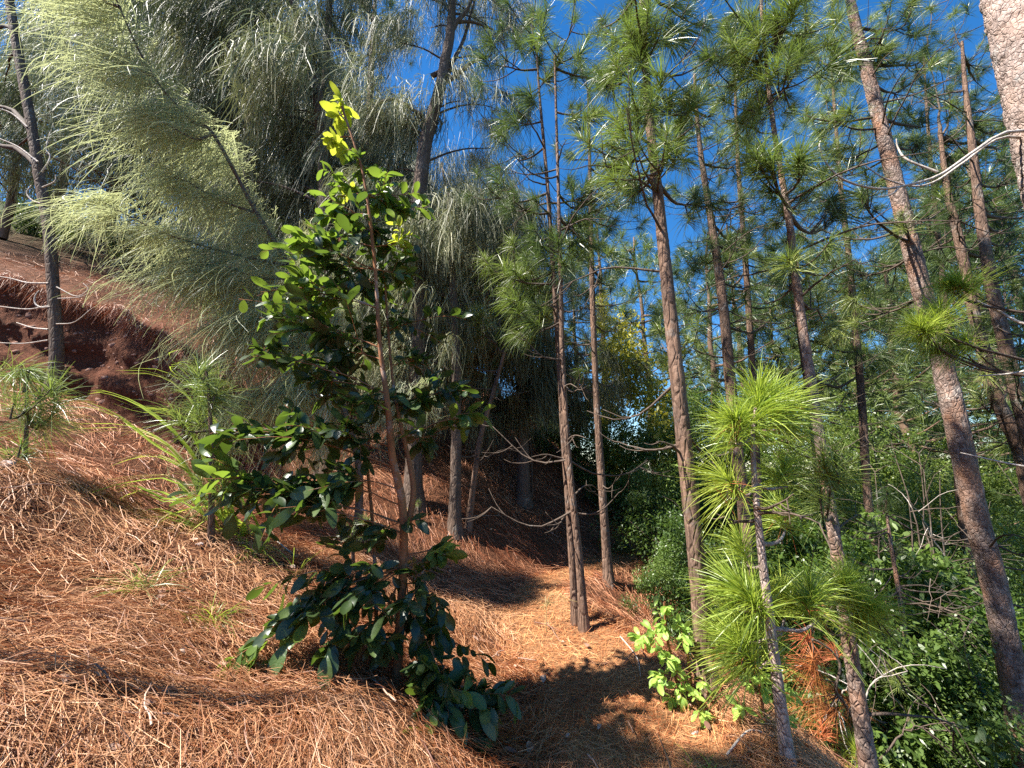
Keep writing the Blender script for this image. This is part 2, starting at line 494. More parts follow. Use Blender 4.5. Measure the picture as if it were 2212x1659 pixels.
def pebble(rng, squash=(1, .7, .6), sub=2):
    import bmesh
    bm = bmesh.new()
    bmesh.ops.create_icosphere(bm, subdivisions=sub, radius=1)
    V = np.array([v.co[:] for v in bm.verts]); T = np.array([[v.index for v in f.verts] for f in bm.faces])
    bm.free()
    for _ in range(9):                       # flats cut off the ball make it angular
        d = unit(rng.normal(size=3)); c = rng.uniform(.4, .8)
        h = V @ d
        V = V - np.where(h > c, h - c, 0)[:, None] * d
    V = V * np.array(squash) * rng.uniform(.85, 1.15, 3)
    return V, T
STONES = []
for i in range(8):
    v, t = pebble(RNG, (1, .42, .62), 1)
    STONES.append(make_mesh('stone', v, None, t, np.full(len(v), RNG.random()), M_STONE, smooth=False))
for i in range(290):
    x = RNG.uniform(-13.5, -5.2); t = RNG.uniform(.05, .9)
    p = bank_pt(np.array([x]), np.array([t]))[0]
    s = RNG.choice([.045, .06, .08, .11, .15], p=[.3, .28, .22, .14, .06])
    part('stone', STONES[i % 8], bank, M=rotz(RNG.uniform(-.5, .5), p + np.array([0, 0.012, 0]), s, (RNG.uniform(-.3, .3), RNG.uniform(-.5, .5))))

# ------------------------------------------------------------------ shared foliage pieces
def tuft_arrays(rng, n=170, L=0.3, axis_len=0.14, incl=0.0, droop=0.3, width=0.0042, K=4):
    a = np.array([math.sin(incl), 0, math.cos(incl)])
    u = rng.random(n) ** 0.8
    base = a[None] * (axis_len * (u - 1))[:, None]
    th = np.radians(88 - 66 * u + rng.normal(0, 12, n))
    e1 = np.array([math.cos(incl), 0, -math.sin(incl)]); e2 = np.array([0, 1.0, 0])
    ph = rng.uniform(0, 2 * np.pi, n) ; ph = ph + .7 * np.sin(ph + rng.uniform(0, 6))
    D = np.cos(th)[:, None] * a + np.sin(th)[:, None] * (np.cos(ph)[:, None] * e1 + np.sin(ph)[:, None] * e2)
    Ln = L * rng.uniform(.5, 1.15, n)
    t = np.linspace(0, 1, K)
    dr = droop * rng.uniform(.3, 1.7, n)
    C = base[:, None] + D[:, None] * (Ln[:, None] * t[None])[:, :, None]
    C[:, :, 2] -= (dr * Ln)[:, None] * t[None] ** 2
    W = perp(D, rng)
    wid = width * np.interp(t, [0, .5, 1], [.9, 1, .25])
    V, Q = ribbons(C, W, wid)
    tone = np.repeat(np.clip(rng.normal(.5, .25, n), 0, 1), 2 * K)
    return V, Q, tone

INCL = [R(5), R(35), R(65), R(92)]
def tuft_set(name, mat, nvar=3, **kw):
    out = []
    for inc in INCL:
        row = []
        for k in range(nvar):
            V, Q, tn = tuft_arrays(RNG, incl=inc, **kw)
            row.append(make_mesh(name, V, Q, None, tn, mat))
        out.append(row)
    return out
TUFT = {
    'bright': tuft_set('needle_tuft', M_PINE_B, n=210, L=.30, droop=.3, width=.005),
    'mid': tuft_set('needle_tuft', M_PINE, n=118, L=.26, droop=.36, width=.0048),
    'dark': tuft_set('needle_tuft', M_PINE_D, n=115, L=.26, droop=.36, width=.0046),
    'wispy': tuft_set('needle_tuft', M_PINE_W, n=95, L=.29, droop=.35, width=.0036, axis_len=.2),
    'dead': tuft_set('needle_tuft', M_DEADN, n=110, L=.26, droop=.5, width=.005),
    'brown': tuft_set('needle_tuft', M_DEADN, n=22, L=.27, droop=.6, width=.004),
}

def spray_arrays(rng, n=80, L=1.0, twig=0.5, fwd=0.35, hang=0.85, fan=0.35, width=0.006, K=6):
    """drooping thread-like branchlets from a twig that points along +X"""
    u = rng.random(n)
    p = np.stack([twig * (u - .5), rng.normal(0, .05, n), rng.normal(0, .03, n) + .08 * np.sin(u * 3.1)], -1)
    ph = rng.uniform(-np.pi, np.pi, n)
    d = np.stack([fwd + fan * np.cos(ph), fan * np.sin(ph), .10 + .25 * rng.random(n)], -1)
    Ln = L * rng.uniform(.35, 1.15, n)
    t = np.linspace(0, 1, K)
    hg = hang * rng.uniform(.85, 1.1, n)
    C = p[:, None] + d[:, None] * (Ln[:, None] * (t * (1 - .35 * t))[None])[:, :, None]
    C[:, :, 2] -= (hg * Ln)[:, None] * (t ** 1.45)[None]
    wig = rng.normal(0, .06, (n, 2)); d = d + rng.normal(0, .12, (n, 3))
    C[:, :, 0] += wig[:, :1] * np.sin(t * 4)[None] * L; C[:, :, 1] += wig[:, 1:] * np.sin(t * 4)[None] * L
    W = perp(np.broadcast_to(np.array([0, 0, 1.0]), (n, 3)) + 0.2 * rng.normal(size=(n, 3)), rng)
    wid = width * np.interp(t, [0, .6, 1], [1, .9, .35])
    V, Q = ribbons(C, W, wid)
    return V, Q, np.repeat(np.clip(rng.normal(.5, .25, n), 0, 1), 2 * K)

def spray_set(mat, nvar, **kw):
    out = []
    for k in range(nvar):
        V, Q, tn = spray_arrays(RNG, **kw)
        out.append(make_mesh('branchlet_spray', V, Q, None, tn, mat))
    return out
SPRAY = {
    'near': spray_set(M_CAS_F, 6, n=40, L=1.3, twig=.42, fwd=.9, hang=.42, fan=.4, width=.0088, K=9),
    'mid': spray_set(M_CAS, 5, n=64, L=1.0, twig=.7, fwd=.28, hang=.9, fan=.36, width=.009),
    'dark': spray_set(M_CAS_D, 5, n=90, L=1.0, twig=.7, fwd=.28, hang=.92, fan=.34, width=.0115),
}

def leaf_arrays(rng, ratio=.46, fold=.22, curl=.18, obov=.55):
    t = np.array([0, .08, .25, .45, .65, .84, .95, 1.0])
    w = ratio * .5 * np.array([.05, .25, .64, .93, 1.0, .74, .36, .03])
    if obov < .5: w = w[::-1] * .3 + w * .7
    tw = rng.normal(0, .12)
    V = []
    for k in range(len(t)):
        z = -curl * t[k] ** 2 + .04 * math.sin(t[k] * 6 + tw * 10)
        for sgn in (-1, 0, 1):
            V.append((t[k], sgn * w[k], z + abs(sgn) * w[k] * fold + sgn * tw * t[k] * w[k]))
    K = len(t)
    Q = [(a * 3 + b, (a + 1) * 3 + b, (a + 1) * 3 + b + 1, a * 3 + b + 1) for a in range(K - 1) for b in range(2)]
    return np.array(V), np.array(Q)
LEAFSHAPES = [leaf_arrays(RNG, RNG.uniform(.40, .52), RNG.uniform(.0, .5), RNG.uniform(-.15, .55)) for _ in range(6)]
def leaf_meshes(mat):
    return [make_mesh('leaf', v, q, None, np.tile([.08 + .12 * i, .55 + .08 * i, .08 + .12 * i], len(v) // 3), mat) for i, (v, q) in enumerate(LEAFSHAPES)]
LEAF = {'dark': leaf_meshes(M_LEAF), 'mid': leaf_meshes(M_LEAF_M), 'young': leaf_meshes(M_LEAF_Y), 'lime': leaf_meshes(M_LEAF_L)}
LEAFMAT = {'dark': M_LEAF, 'mid': M_LEAF_M, 'young': M_LEAF_Y, 'lime': M_LEAF_L}

# ------------------------------------------------------------------ trunks and branches
def trunk_mesh(P, r, mat, sides=14, rings=70, rough=0.05, plates=None, flare=0.75, rng=RNG, wobble=0.0):
    """P, r: points and radii, local. plates = plate size in metres: bark plates stand out in the mesh itself"""
    Pc = catmull(P, rings)
    rr = np.interp(np.linspace(0, 1, rings), np.linspace(0, 1, len(r)), r)
    h = np.concatenate([[0], np.cumsum(np.linalg.norm(np.diff(Pc, axis=0), axis=1))])
    if wobble:
        Pc = Pc + wobble * np.stack([np.sin(h * 2.3 + rng.random() * 6), np.sin(h * 1.9 + rng.random() * 6), 0 * h], -1) * np.minimum(h, 1)[:, None]
    rr = rr * (1 + flare * np.exp(-h / .16) + .35 * flare * np.exp(-h / .6))
    T = unit(np.gradient(Pc, axis=0))
    ref = np.array([0, 1.0, 0])
    X = unit(np.cross(ref, T)); Yv = np.cross(T, X)
    th = np.linspace(0, 2 * np.pi, sides, endpoint=False)
    TH, HH = np.meshgrid(th, h)
    dis = rough * (np.sin(TH * 3 + HH * 2.1) * .5 + np.sin(TH * 5 - HH * 4.7 + 1) * .35 + rng.normal(0, .35, TH.shape))
    tone = np.full(TH.shape, .5) + rng.normal(0, .1, TH.shape)
    if plates:
        rm = rr.mean()
        n = int(max(30, 2 * np.pi * rm * h[-1] / (plates * plates * 2.0)))
        n = min(n, 1500)
        st, sh = rng.uniform(0, 2 * np.pi, n), rng.uniform(0, h[-1], n)
        sv, sc = rng.uniform(0, 1, n), rng.uniform(0, 1, n)
        a = TH.ravel(); b = HH.ravel() + rng.normal(0, plates * .08, TH.size)
        d1 = np.empty(a.size); d2 = np.empty(a.size); id1 = np.empty(a.size, int)
        for q in range(0, a.size, 3000):
            da = np.abs(a[q:q + 3000, None] - st[None]); da = np.minimum(da, 2 * np.pi - da) * rm
            dd = np.hypot(da, (b[q:q + 3000, None] - sh[None]) * .55)
            ii = np.argpartition(dd, 1, axis=1)[:, :2]
            v = np.take_along_axis(dd, ii, 1)
            o = np.argsort(v, 1)
            v = np.take_along_axis(v, o, 1); ii = np.take_along_axis(ii, o, 1)
            d1[q:q + 3000] = v[:, 0]; d2[q:q + 3000] = v[:, 1]; id1[q:q + 3000] = ii[:, 0]
        edge = sstep(0.0, plates * .22, d2 - d1).reshape(TH.shape)
        lift = (sv[id1].reshape(TH.shape) - .3) * .07
        dis = dis * .4 + edge * .075 + lift - .05
        tone = .25 + .6 * sc[id1].reshape(TH.shape)
    rad = rr[:, None] * (1 + dis)
    V = Pc[:, None] + rad[:, :, None] * (np.cos(TH)[:, :, None] * X[:, None] + np.sin(TH)[:, :, None] * Yv[:, None])
    i = np.arange(rings - 1)[:, None] * sides; j = np.arange(sides)[None]; k = (j + 1) % sides
    Q = np.stack([i + j, i + k, i + sides + k, i + sides + j], -1).reshape(-1, 4)
    return make_mesh('trunk', V.reshape(-1, 3), Q, None, np.clip(tone, 0, 1).ravel(), mat, smooth=not plates)

def px_trunk(pts, Y, lean=0.0):
    """pixel polyline (base first) -> world points at depth Y, leaning by `lean` metres towards +Y at the top"""
    n = len(pts)
    P = np.array([at(p[0], p[1], Y + lean * (i / (n - 1)) ** 1.2) for i, p in enumerate(pts)])
    return P

def to_base(P):
    """run the trunk down into the ground"""
    b = P[0].copy()
    hz = H(b[0], b[1])
    if b[2] - hz > 0.25:
        d = unit(P[0] - P[1])
        b2 = b.copy(); b2[2] = hz - 0.12
        b2[0] += d[0] * .15 * (b[2] - hz); 
        b2[2] = H(b2[0], b2[1]) - 0.12
        P = np.vstack([b2, P])
    else:
        P = P.copy(); P[0, 2] = hz - 0.12
    return P

def radii_from(px_w, pts, P, extra):
    d = np.array([np.dot(p - EYE, [0, math.cos(PITCH), math.sin(PITCH)]) for p in P])
    w = np.interp(np.linspace(0, 1, len(P)), np.linspace(0, 1, len(px_w)), px_w)
    a = (P[:, 0] - EYE[0]) / d
    return np.maximum(w * d / FPX * .5 / np.sqrt(1 + a * a), .008)

def limb(a, b, rng, sag=-0.12, n=9, wig=0.03):
    """a curved line from a to b"""
    a, b = np.asarray(a, float), np.asarray(b, float)
    L = np.linalg.norm(b - a)
    t = np.linspace(0, 1, n)[:, None]
    P = a + (b - a) * t
    P[:, 2] += (sag * L * np.sin(np.pi * t[:, 0]))
    w = rng.normal(0, wig * L, (n, 3)); w[0] = 0; w[-1] = 0
    P += np.cumsum(w, 0) * .35 * np.sin(np.pi * t)
    return P

def attach(P, c, drop=0.35):
    """point on trunk polyline P from which a limb to c springs"""
    Pc = catmull(P, 60)
    j = int(np.argmin(np.abs(Pc[:, 2] - c[2])))
    hd = math.hypot(*(Pc[j, :2] - c[:2]))
    j = int(np.argmin(np.abs(Pc[:, 2] - (c[2] - drop * hd))))
    return Pc[min(max(j, 8), 58)]

def place_tuft(parent, base, p, out, kind, s, rng, incl=None):
    hz = math.hypot(out[0], out[1])
    if kind == 'bright' and rng.random() < .4:
        part('needle_tuft', TUFT['brown'][2][rng.integers(3)], parent, M=rotz(rng.uniform(0, 6), p - base - np.array([0, 0, .03]), s * .7))
    if incl is None:
        incl = abs(math.atan2(hz, out[2])) + rng.normal(0, .2)
    k = int(np.argmin([abs(incl - q) for q in INCL]))
    part('needle_tuft', TUFT[kind][k][rng.integers(3)], parent, M=rotz(math.atan2(out[1], out[0]), p - base, s, (rng.normal(0, .08), rng.normal(0, .08))))

def pine(label, pts, Y, widths, clusters, kind='mid', lean=0.0, bark=None, plates=None, dead=10, group=None, sides=14, rings=80, ts=1.0, seed=1, deadlen=0.8,
         deadrange=(.15, .6), name='pine_tree', twigr=.007, auto=None):
    rng = np.random.default_rng(seed)
    if Y is None: Y = ground_hit(*pts[0])[1]
    P = px_trunk(pts, Y, lean)
    P0 = P
    P = to_base(P)
    base = np.array([P[0, 0], P[0, 1], P[0, 2] + .12])
    t = thing(name, label, 'pine tree', base, group)
    r = radii_from(widths, pts, P, None)
    part('trunk', trunk_mesh(P - base, r, bark or M_BARK_P, sides, rings, plates=plates, rng=rng, rough=.07), t)
    if auto:        # further limbs up and down the stem
        m_, ylo, yhi, sx = auto
        xs, ys = np.array([q[0] for q in pts][::-1], float), np.array([q[1] for q in pts][::-1], float)
        for q in range(m_):
            yy = ylo + (yhi - ylo) * (q + rng.random()) / m_
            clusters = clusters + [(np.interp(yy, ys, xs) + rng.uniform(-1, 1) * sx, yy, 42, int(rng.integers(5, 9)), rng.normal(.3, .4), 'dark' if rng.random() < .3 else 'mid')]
    for cl in clusters:
        px, py, sp, n = cl[:4]
        dY = cl[4] if len(cl) > 4 else rng.normal(0, .45)
        kd = cl[5] if len(cl) > 5 else kind
        sc = cl[6] if len(cl) > 6 else 1.0
        c = at(px, py, Y + dY)
        spm = sp * (Y + dY) / FPX
        a = attach(P, c)
        G = Geo()
        end = c - np.array([0, 0, .12])
        L = limb(a, end, rng, -.10)
        ln = np.linalg.norm(end - a)
        rb = .010 + .011 * ln
        G.add(*tube(L - base, np.linspace(rb, .006, len(L)), 6), tone=.4)
        for q in range(n):
            u = 1.0 if q == 0 else rng.uniform(.5, 1.0)
            s0 = L[int(u * (len(L) - 1))]
            off = rng.normal(0, 1, 3) * spm * np.array([1, .9, .75])
            p = c + off if q else c
            o = unit(p - s0 + np.array([0, 0, .25 * spm + .05]) + .3 * (unit(c - a)))
            o = unit(o * np.array([1, 1, 1.0]) + np.array([0, 0, .35]))
            tw = limb(s0, p, rng, -.12, 5, .02)
            G.add(*tube(tw - base, np.linspace(twigr, twigr * .6, 5), 5), tone=.4)
            place_tuft(t, base, p, o, kd, ts * sc * (rng.uniform(.6, 1.2) if kd in ('mid', 'dark') else rng.uniform(.85, 1.12)), rng)
        part('branch', G.mesh('branch', bark if (bark and not plates) else M_TWIG), t)
    Pc = catmull(P, 60)
    for k in range(dead):
        u = rng.uniform(*deadrange)
        a = Pc[int(u * 59)]
        ang = rng.uniform(0, 2 * np.pi)
        ln = deadlen * rng.uniform(.35, 1.2)
        b = a + ln * np.array([math.cos(ang), math.sin(ang), rng.uniform(-.25, .45)])
        G = Geo()
        L = limb(a, b, rng, rng.choice([-.18, .1, -.1]), 8, .03)
        G.add(*tube(L - base, np.linspace(.012, .003, 8), 5), tone=.5)
        for q in range(rng.integers(1, 5)):
            s0 = L[rng.integers(3, 8)]
            e = s0 + ln * .4 * unit(np.array([math.cos(ang), math.sin(ang), 0]) + rng.normal(0, .7, 3))
            G.add(*tube(limb(s0, e, rng, -.1, 5, .05) - base, np.linspace(.005, .002, 5), 4), tone=.5)
        part('dead_branch', G.mesh('dead_branch', M_TWIG), t)
    return t, P, base

# ------------------------------------------------------------------ casuarinas
def casuarina(label, pts, Y, widths, clusters, kind='mid', lean=0.0, group=None, seed=1, ss=1.0, bark=None, sides=12, rings=70, extra=(), plates=None):
    """clusters: (px, py, spread px, number, dY, spray length)"""
    rng = np.random.default_rng(seed)
    if Y is None: Y = ground_hit(*pts[0])[1]
    P = to_base(px_trunk(pts, Y, lean))
    base = np.array([P[0, 0], P[0, 1], P[0, 2] + .12])
    t = thing('casuarina_tree', label, 'casuarina', base, group)
    part('trunk', trunk_mesh(P - base, radii_from(widths, pts, P, None), bark or M_BARK_C, sides, rings, rng=rng, rough=.06, plates=plates), t)
    for line, w in extra:
        L = np.array([at(x, y, Y + dy) for x, y, dy in line])
        Lc = catmull(L, 16) - base
        V, Q, T = tube(Lc, np.linspace(w, w * .35, 16) * Y / FPX * .5, 8)
        G = Geo(); G.add(V, Q, T, .5)
        part('branch', G.mesh('branch', bark or M_BARK_C), t)
    for cl in clusters:
        px, py, sp, n = cl[:4]
        dY = cl[4] if len(cl) > 4 else rng.normal(0, .8)
        L0 = cl[5] if len(cl) > 5 else 1.0
        c = at(px, py, Y + dY)
        spm = sp * (Y + dY) / FPX
        a = attach(P, c, .45)
        L = limb(a, c, rng, .10, 10, .02)
        G = Geo()
        ln = np.linalg.norm(c - a)
        G.add(*tube(L - base, np.linspace(.012 + .008 * ln, .006, 10), 6), tone=.4)
        out = math.atan2(c[1] - a[1], c[0] - a[0])
        for q in range(n):
            p = c + rng.normal(0, 1, 3) * spm * np.array([1, 1, .6])
            s0 = L[rng.integers(5, 10)]
            G.add(*tube(limb(s0, p, rng, .08, 5, .02) - base, np.linspace(.006, .003, 5), 4), tone=.4)
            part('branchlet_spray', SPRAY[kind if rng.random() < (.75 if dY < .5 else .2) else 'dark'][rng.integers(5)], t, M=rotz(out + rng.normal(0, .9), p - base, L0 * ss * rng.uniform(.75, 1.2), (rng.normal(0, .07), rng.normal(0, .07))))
        part('branch', G.mesh('branch', M_TWIG), t)
    return t, P, base

# ------------------------------------------------------------------ broad-leaved plants
def leafy(name, cat, label, stems, branches, Yb, kinds, leaf_len, seed, bark=M_BARK_S, group=None, maxleaf=300, twigr=.005, hang=0.0, spk=1.0, nk=1.0):
    """stems: list of (pixel polyline, widths, dY top). branches: (px, py, dY, n leaves, spread px, leaf kind, leaf scale, stem index)"""
    rng = np.random.default_rng(seed)
    P0 = to_base(px_trunk(stems[0][0], Yb, stems[0][2]))
    base = np.array([P0[0, 0], P0[0, 1], P0[0, 2] + .12])
    t = thing(name, label, cat, base, group)
    SP = []
    for i, (pts, w, lean, *_) in enumerate(stems):
        P = px_trunk(pts, Yb, lean)
        P = to_base(P) if i == 0 or len(stems[i]) > 3 else P
        SP.append(P)
        part('trunk' if i == 0 else 'stem', trunk_mesh(P - base, radii_from(w, pts, P, None), bark, 10, 60, rng=rng, rough=.03, flare=.15, wobble=0.0), t)
    L = []      # leaves: matrix, kind, shape, size on screen
    for (px, py, dY, n, sp, kd, ls, si) in branches:
        c = at(px, py, Yb + dY)
        spm = sp * spk * (Yb + dY) / FPX
        n = max(3, int(n * nk * (.62 if py > 1190 and name == 'leafy_sapling' else 1)))
        a = attach(SP[si], c, .28)
        LB = limb(a, c, rng, .04, 9, .04)
        G = Geo()
        G.add(*tube(LB - base, np.linspace(twigr * 1.1, twigr * .4, 9), 6), tone=.5)
        nt_ = max(2, n // 7)
        per = int(math.ceil(n / nt_))
        for q in range(nt_):
            if q == 0:
                s0 = LB[5]; e = c
            else:
                s0 = LB[rng.integers(3, 9)]
                e = c + rng.normal(0, 1, 3) * spm * np.array([1, 1, .7])
            tw = limb(s0, e, rng, .06, 6, .03)
            if q: G.add(*tube(tw - base, np.linspace(twigr * .6, twigr * .35, 6), 4), tone=.5)
            td = unit(e - s0)
            for m in range(per):
                u = .25 + .75 * (m + rng.random() * .5) / per
                p = tw[0] + (tw[-1] - tw[0]) * min(u, 1)
                p = np.array([np.interp(min(u, 1), np.linspace(0, 1, 6), tw[:, k]) for k in range(3)])
                side = unit(np.cross(td, [0, 0, 1]) + 1e-3) * (1 if m % 2 else -1)
                d = unit(td * rng.uniform(.3, 1.0) + side * rng.uniform(.3, 1.0) + np.array([0, 0, rng.normal(-.15 - hang, .5)]) + rng.normal(0, .15, 3))
                nz = unit(np.array([0, 0, 1.0]) + rng.normal(0, .6, 3))
                s = leaf_len * ls * rng.uniform(.5, 1.25)
                L.append((frame(d, nz, p - base, s), kd, int(rng.integers(6)), s / np.linalg.norm(p - EYE)))
        part('branch', G.mesh('branch', bark), t)
    L.sort(key=lambda q: -q[3])
    for M, kd, sh, _ in L[:maxleaf]:
        part('leaf', LEAF[kd][sh], t, M=Matrix(M))
    rest = L[maxleaf:]
    for kd in sorted({q[1] for q in rest}):
        G = Geo()
        for M, k2, sh, _ in rest:
            if k2 == kd:
                v, qd = LEAFSHAPES[sh]
                G.add(v @ M[:3, :3].T + M[:3, 3], qd, None, .15 + .14 * sh)
        part('leaves', G.mesh('leaves', LEAFMAT[kd]), t, kind='stuff')
    return t

# crowns of bushes: many small leaves through an uneven volume, unit radius
def crown_mesh(rng, mat, n=1500, leaf=.10, lobes=9, aspect=.8):
    cen = rng.normal(0, .42, (lobes, 3)) * np.array([1, 1, aspect]); rad = rng.uniform(.28, .55, lobes)
    k = rng.integers(lobes, size=n)
    p = cen[k] + unit(rng.normal(size=(n, 3))) * (rad[k] * rng.random(n) ** .4)[:, None]
    d = unit(rng.normal(size=(n, 3)) + .6 * unit(p) + np.array([0, 0, -.15]))
    w = unit(np.cross(d, np.array([0, 0, 1.0]) + rng.normal(0, .5, (n, 3))))
    s = leaf * rng.uniform(.6, 1.3, n)
    t = np.array([0, .35, .75, 1.0])
    C = p[:, None] + d[:, None] * (s[:, None] * t)[:, :, None]
    C[:, :, 2] -= (.15 * s)[:, None] * t ** 2
    V, Q = ribbons(C, w, s[:, None] * np.array([.05, .42, .34, .03])[None])
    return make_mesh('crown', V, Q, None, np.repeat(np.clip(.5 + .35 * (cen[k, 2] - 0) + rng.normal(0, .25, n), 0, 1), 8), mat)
def stems_mesh(rng, n=5, mat=None):
    G = Geo()
    for i in range(n):
        a = np.array([*rng.normal(0, .12, 2), -1.05]); b = np.array([*rng.normal(0, .5, 2), rng.uniform(-.1, .7)])
        L = limb(a, b, rng, -.05, 8, .05)
        G.add(*tube(L, np.linspace(.018, .005, 8), 5), tone=rng.random())
        for q in range(4):
            s0 = L[rng.integers(3, 8)]
            G.add(*tube(limb(s0, s0 + rng.normal(0, .3, 3) + np.array([0, 0, .15]), rng, .05, 5, .05), np.linspace(.01, .003, 5), 4), tone=rng.random())
    return G.mesh('stems', mat or M_TWIG)
CROWN = {k: [crown_mesh(RNG, m, *a) for _ in range(3)] for k, m, a in (
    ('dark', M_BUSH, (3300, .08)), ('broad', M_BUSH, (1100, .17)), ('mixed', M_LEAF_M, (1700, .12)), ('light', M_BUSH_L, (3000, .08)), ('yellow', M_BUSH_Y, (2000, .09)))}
STEMS = [stems_mesh(RNG) for _ in range(4)]
def bush(px, py, r, kind, label, group=None, Y=None, tall=1.0, name='shrub', cat='shrub'):
    """px, py: the crown's middle in the view; r: radius in view pixels; Y: depth"""
    c = at(px, py, Y)
    rm = r * Y / FPX
    gz = H(c[0], c[1])
    t = thing(name, label, cat, (c[0], c[1], gz), group)
    zc = c[2] - gz; k = 0
    while k < 5:
        a = RNG.uniform(0, 6.28)
        f = 1.0 if k == 0 else RNG.uniform(.95, 1.2)
        part('crown', CROWN[kind][RNG.integers(3)], t, M=Matrix.Translation((RNG.normal(0, .2) * rm * (k > 0), RNG.normal(0, .2) * rm * (k > 0), zc)) @ Matrix.Rotation(a, 4, 'Z') @ Matrix.Diagonal((rm * f, rm * f, rm * f * (tall if k == 0 else 1), 1)))
        zc -= rm * 1.25; k += 1
        if zc < rm * .2: break
    part('stems', STEMS[RNG.integers(4)], t, M=Matrix.Translation((0, 0, rm * .9)) @ Matrix.Rotation(RNG.uniform(0, 6), 4, 'Z') @ Matrix.Diagonal((rm * .8, rm * .8, rm * .95, 1)))
    return t

# background trees whose crown is one mesh
def far_pine_crown(rng, mat, tufts=190, n=54):
    G = Geo()
    for i in range(tufts):
        z = rng.random() ** .8
        rad = (1.05 - z) * rng.uniform(.15, .5) + .04
        a = rng.uniform(0, 6.28)
        V, Q, tn = tuft_arrays(rng, n, .048, .025, rng.choice([.1, .6, 1.1]), .3, .0013, 3)
        ca, sa = math.cos(a), math.sin(a)
        V = np.stack([V[:, 0] * ca - V[:, 1] * sa, V[:, 0] * sa + V[:, 1] * ca, V[:, 2]], -1)
        G.add(V + np.array([rad * ca, rad * sa, .28 + .72 * z]), Q, None, tn)
    return G.mesh('crown', mat)
def far_cas_crown(rng, mat, sprays=150, n=48):
    G = Geo()
    for i in range(sprays):
        z = rng.random()
        rad = (1.1 - z) * rng.uniform(.1, .42) + .03
        a = rng.uniform(0, 6.28)
        V, Q, tn = spray_arrays(rng, n, .16, .10, .3, .95, .3, .0016, 4)
        ca, sa = math.cos(a), math.sin(a)
        V = np.stack([V[:, 0] * ca - V[:, 1] * sa, V[:, 0] * sa + V[:, 1] * ca, V[:, 2]], -1)
        G.add(V + np.array([rad * ca, rad * sa, .25 + .75 * z]), Q, None, tn)
    return G.mesh('crown', mat)
FARCROWN = {'pine': [far_pine_crown(RNG, M_PINE) for _ in range(3)], 'darkpine': [far_pine_crown(RNG, M_PINE_D) for _ in range(2)],
            'cas': [far_cas_crown(RNG, M_CAS) for _ in range(2)], 'darkcas': [far_cas_crown(RNG, M_CAS_D) for _ in range(3)]}
def far_trunk(rng):
    G = Geo()
    P = np.stack([np.cumsum(rng.normal(0, .008, 14)), np.cumsum(rng.normal(0, .008, 14)), np.linspace(0, 1, 14)], -1)
    G.add(*tube(P, np.linspace(.018, .004, 14), 8), tone=.5)
    for i in range(26):
        z = rng.uniform(.2, .95); a = rng.uniform(0, 6.28)
        p = np.array([np.interp(z, P[:, 2], P[:, 0]), np.interp(z, P[:, 2], P[:, 1]), z])
        G.add(*tube(limb(p, p + (1.1 - z) * .4 * np.array([math.cos(a), math.sin(a), rng.uniform(-.1, .4)]), rng, -.05, 7, .05), np.linspace(.005, .0015, 7), 5), tone=.4)
    return G.mesh('trunk', M_BARK_P)
FARTRUNK = [far_trunk(RNG) for _ in range(4)]
def far_tree(px, Y, top, kind, label, group, wide=1.0):
    """top: pixel row of the tip"""
    c = at(px, 900, Y)
    gz = H(c[0], c[1])
    h = at(px, top, Y)[2] - gz
    t = thing('pine_tree' if 'pine' in kind else 'casuarina_tree', label, 'pine tree' if 'pine' in kind else 'casuarina', (c[0], c[1], gz), group)
    S = Matrix.Rotation(RNG.uniform(0, 6.28), 4, 'Z') @ Matrix.Diagonal((h * wide, h * wide, h, 1))
    part('trunk', FARTRUNK[RNG.integers(4)], t, M=S)
    cs = FARCROWN[kind]
    part('crown', cs[RNG.integers(len(cs))], t, M=S)
    return t


# ------------------------------------------------------------------ words for where a plant stands
MARKS_LOW = [(60, 'the small left edge pine'), (865, 'the leafy sapling'), (1245, 'the close pine pair'), (1308, 'the thin lone pine'), (1500, 'the tall reddish pine'), (1645, 'the young bright pine'), (1815, 'the slender flaky pine'), (1935, 'the spindly grey pine'), (2135, 'the large leaning pine')]
MARKS_HIGH = [(60, 'the curving left edge trunk'), (440, 'the near casuarina'), (690, 'the tall reddish casuarina'), (935, 'the forked casuarina'), (1190, 'the close pine pair'), (1278, 'the thin lone pine'), (1430, 'the tall reddish pine'), (1550, 'the half hidden pine'), (1710, 'the slender flaky pine'), (1960, 'the large leaning pine'), (2130, 'the dark twin pines')]
_said = {}
def spot(px, py, marks):
    d, nm = min(((abs(px - m), n) for m, n in marks))
    m = [q for q, n in marks if n == nm][0]
    return ('right behind ' if d < 22 else 'just left of ' if px < m and d < 70 else 'left of ' if px < m else 'just right of ' if d < 70 else 'right of ') + nm
def say(what, px, py, marks, rows=()):
    s = what + ' ' + spot(px, py, marks)
    for lim, w in rows:
        if py < lim: s += ', ' + w; break
    n = _said.get(s, 0); _said[s] = n + 1
    return s if n == 0 else s + (' and smaller', ' and partly hidden', ' and farther back', ' and deepest in')[min(n, 4) - 1]
ROWS = ((1130, 'high up'), (1260, 'at middle height'), (1440, 'low down'), (1600, 'near the bottom'), (9999, 'at the bottom edge'))
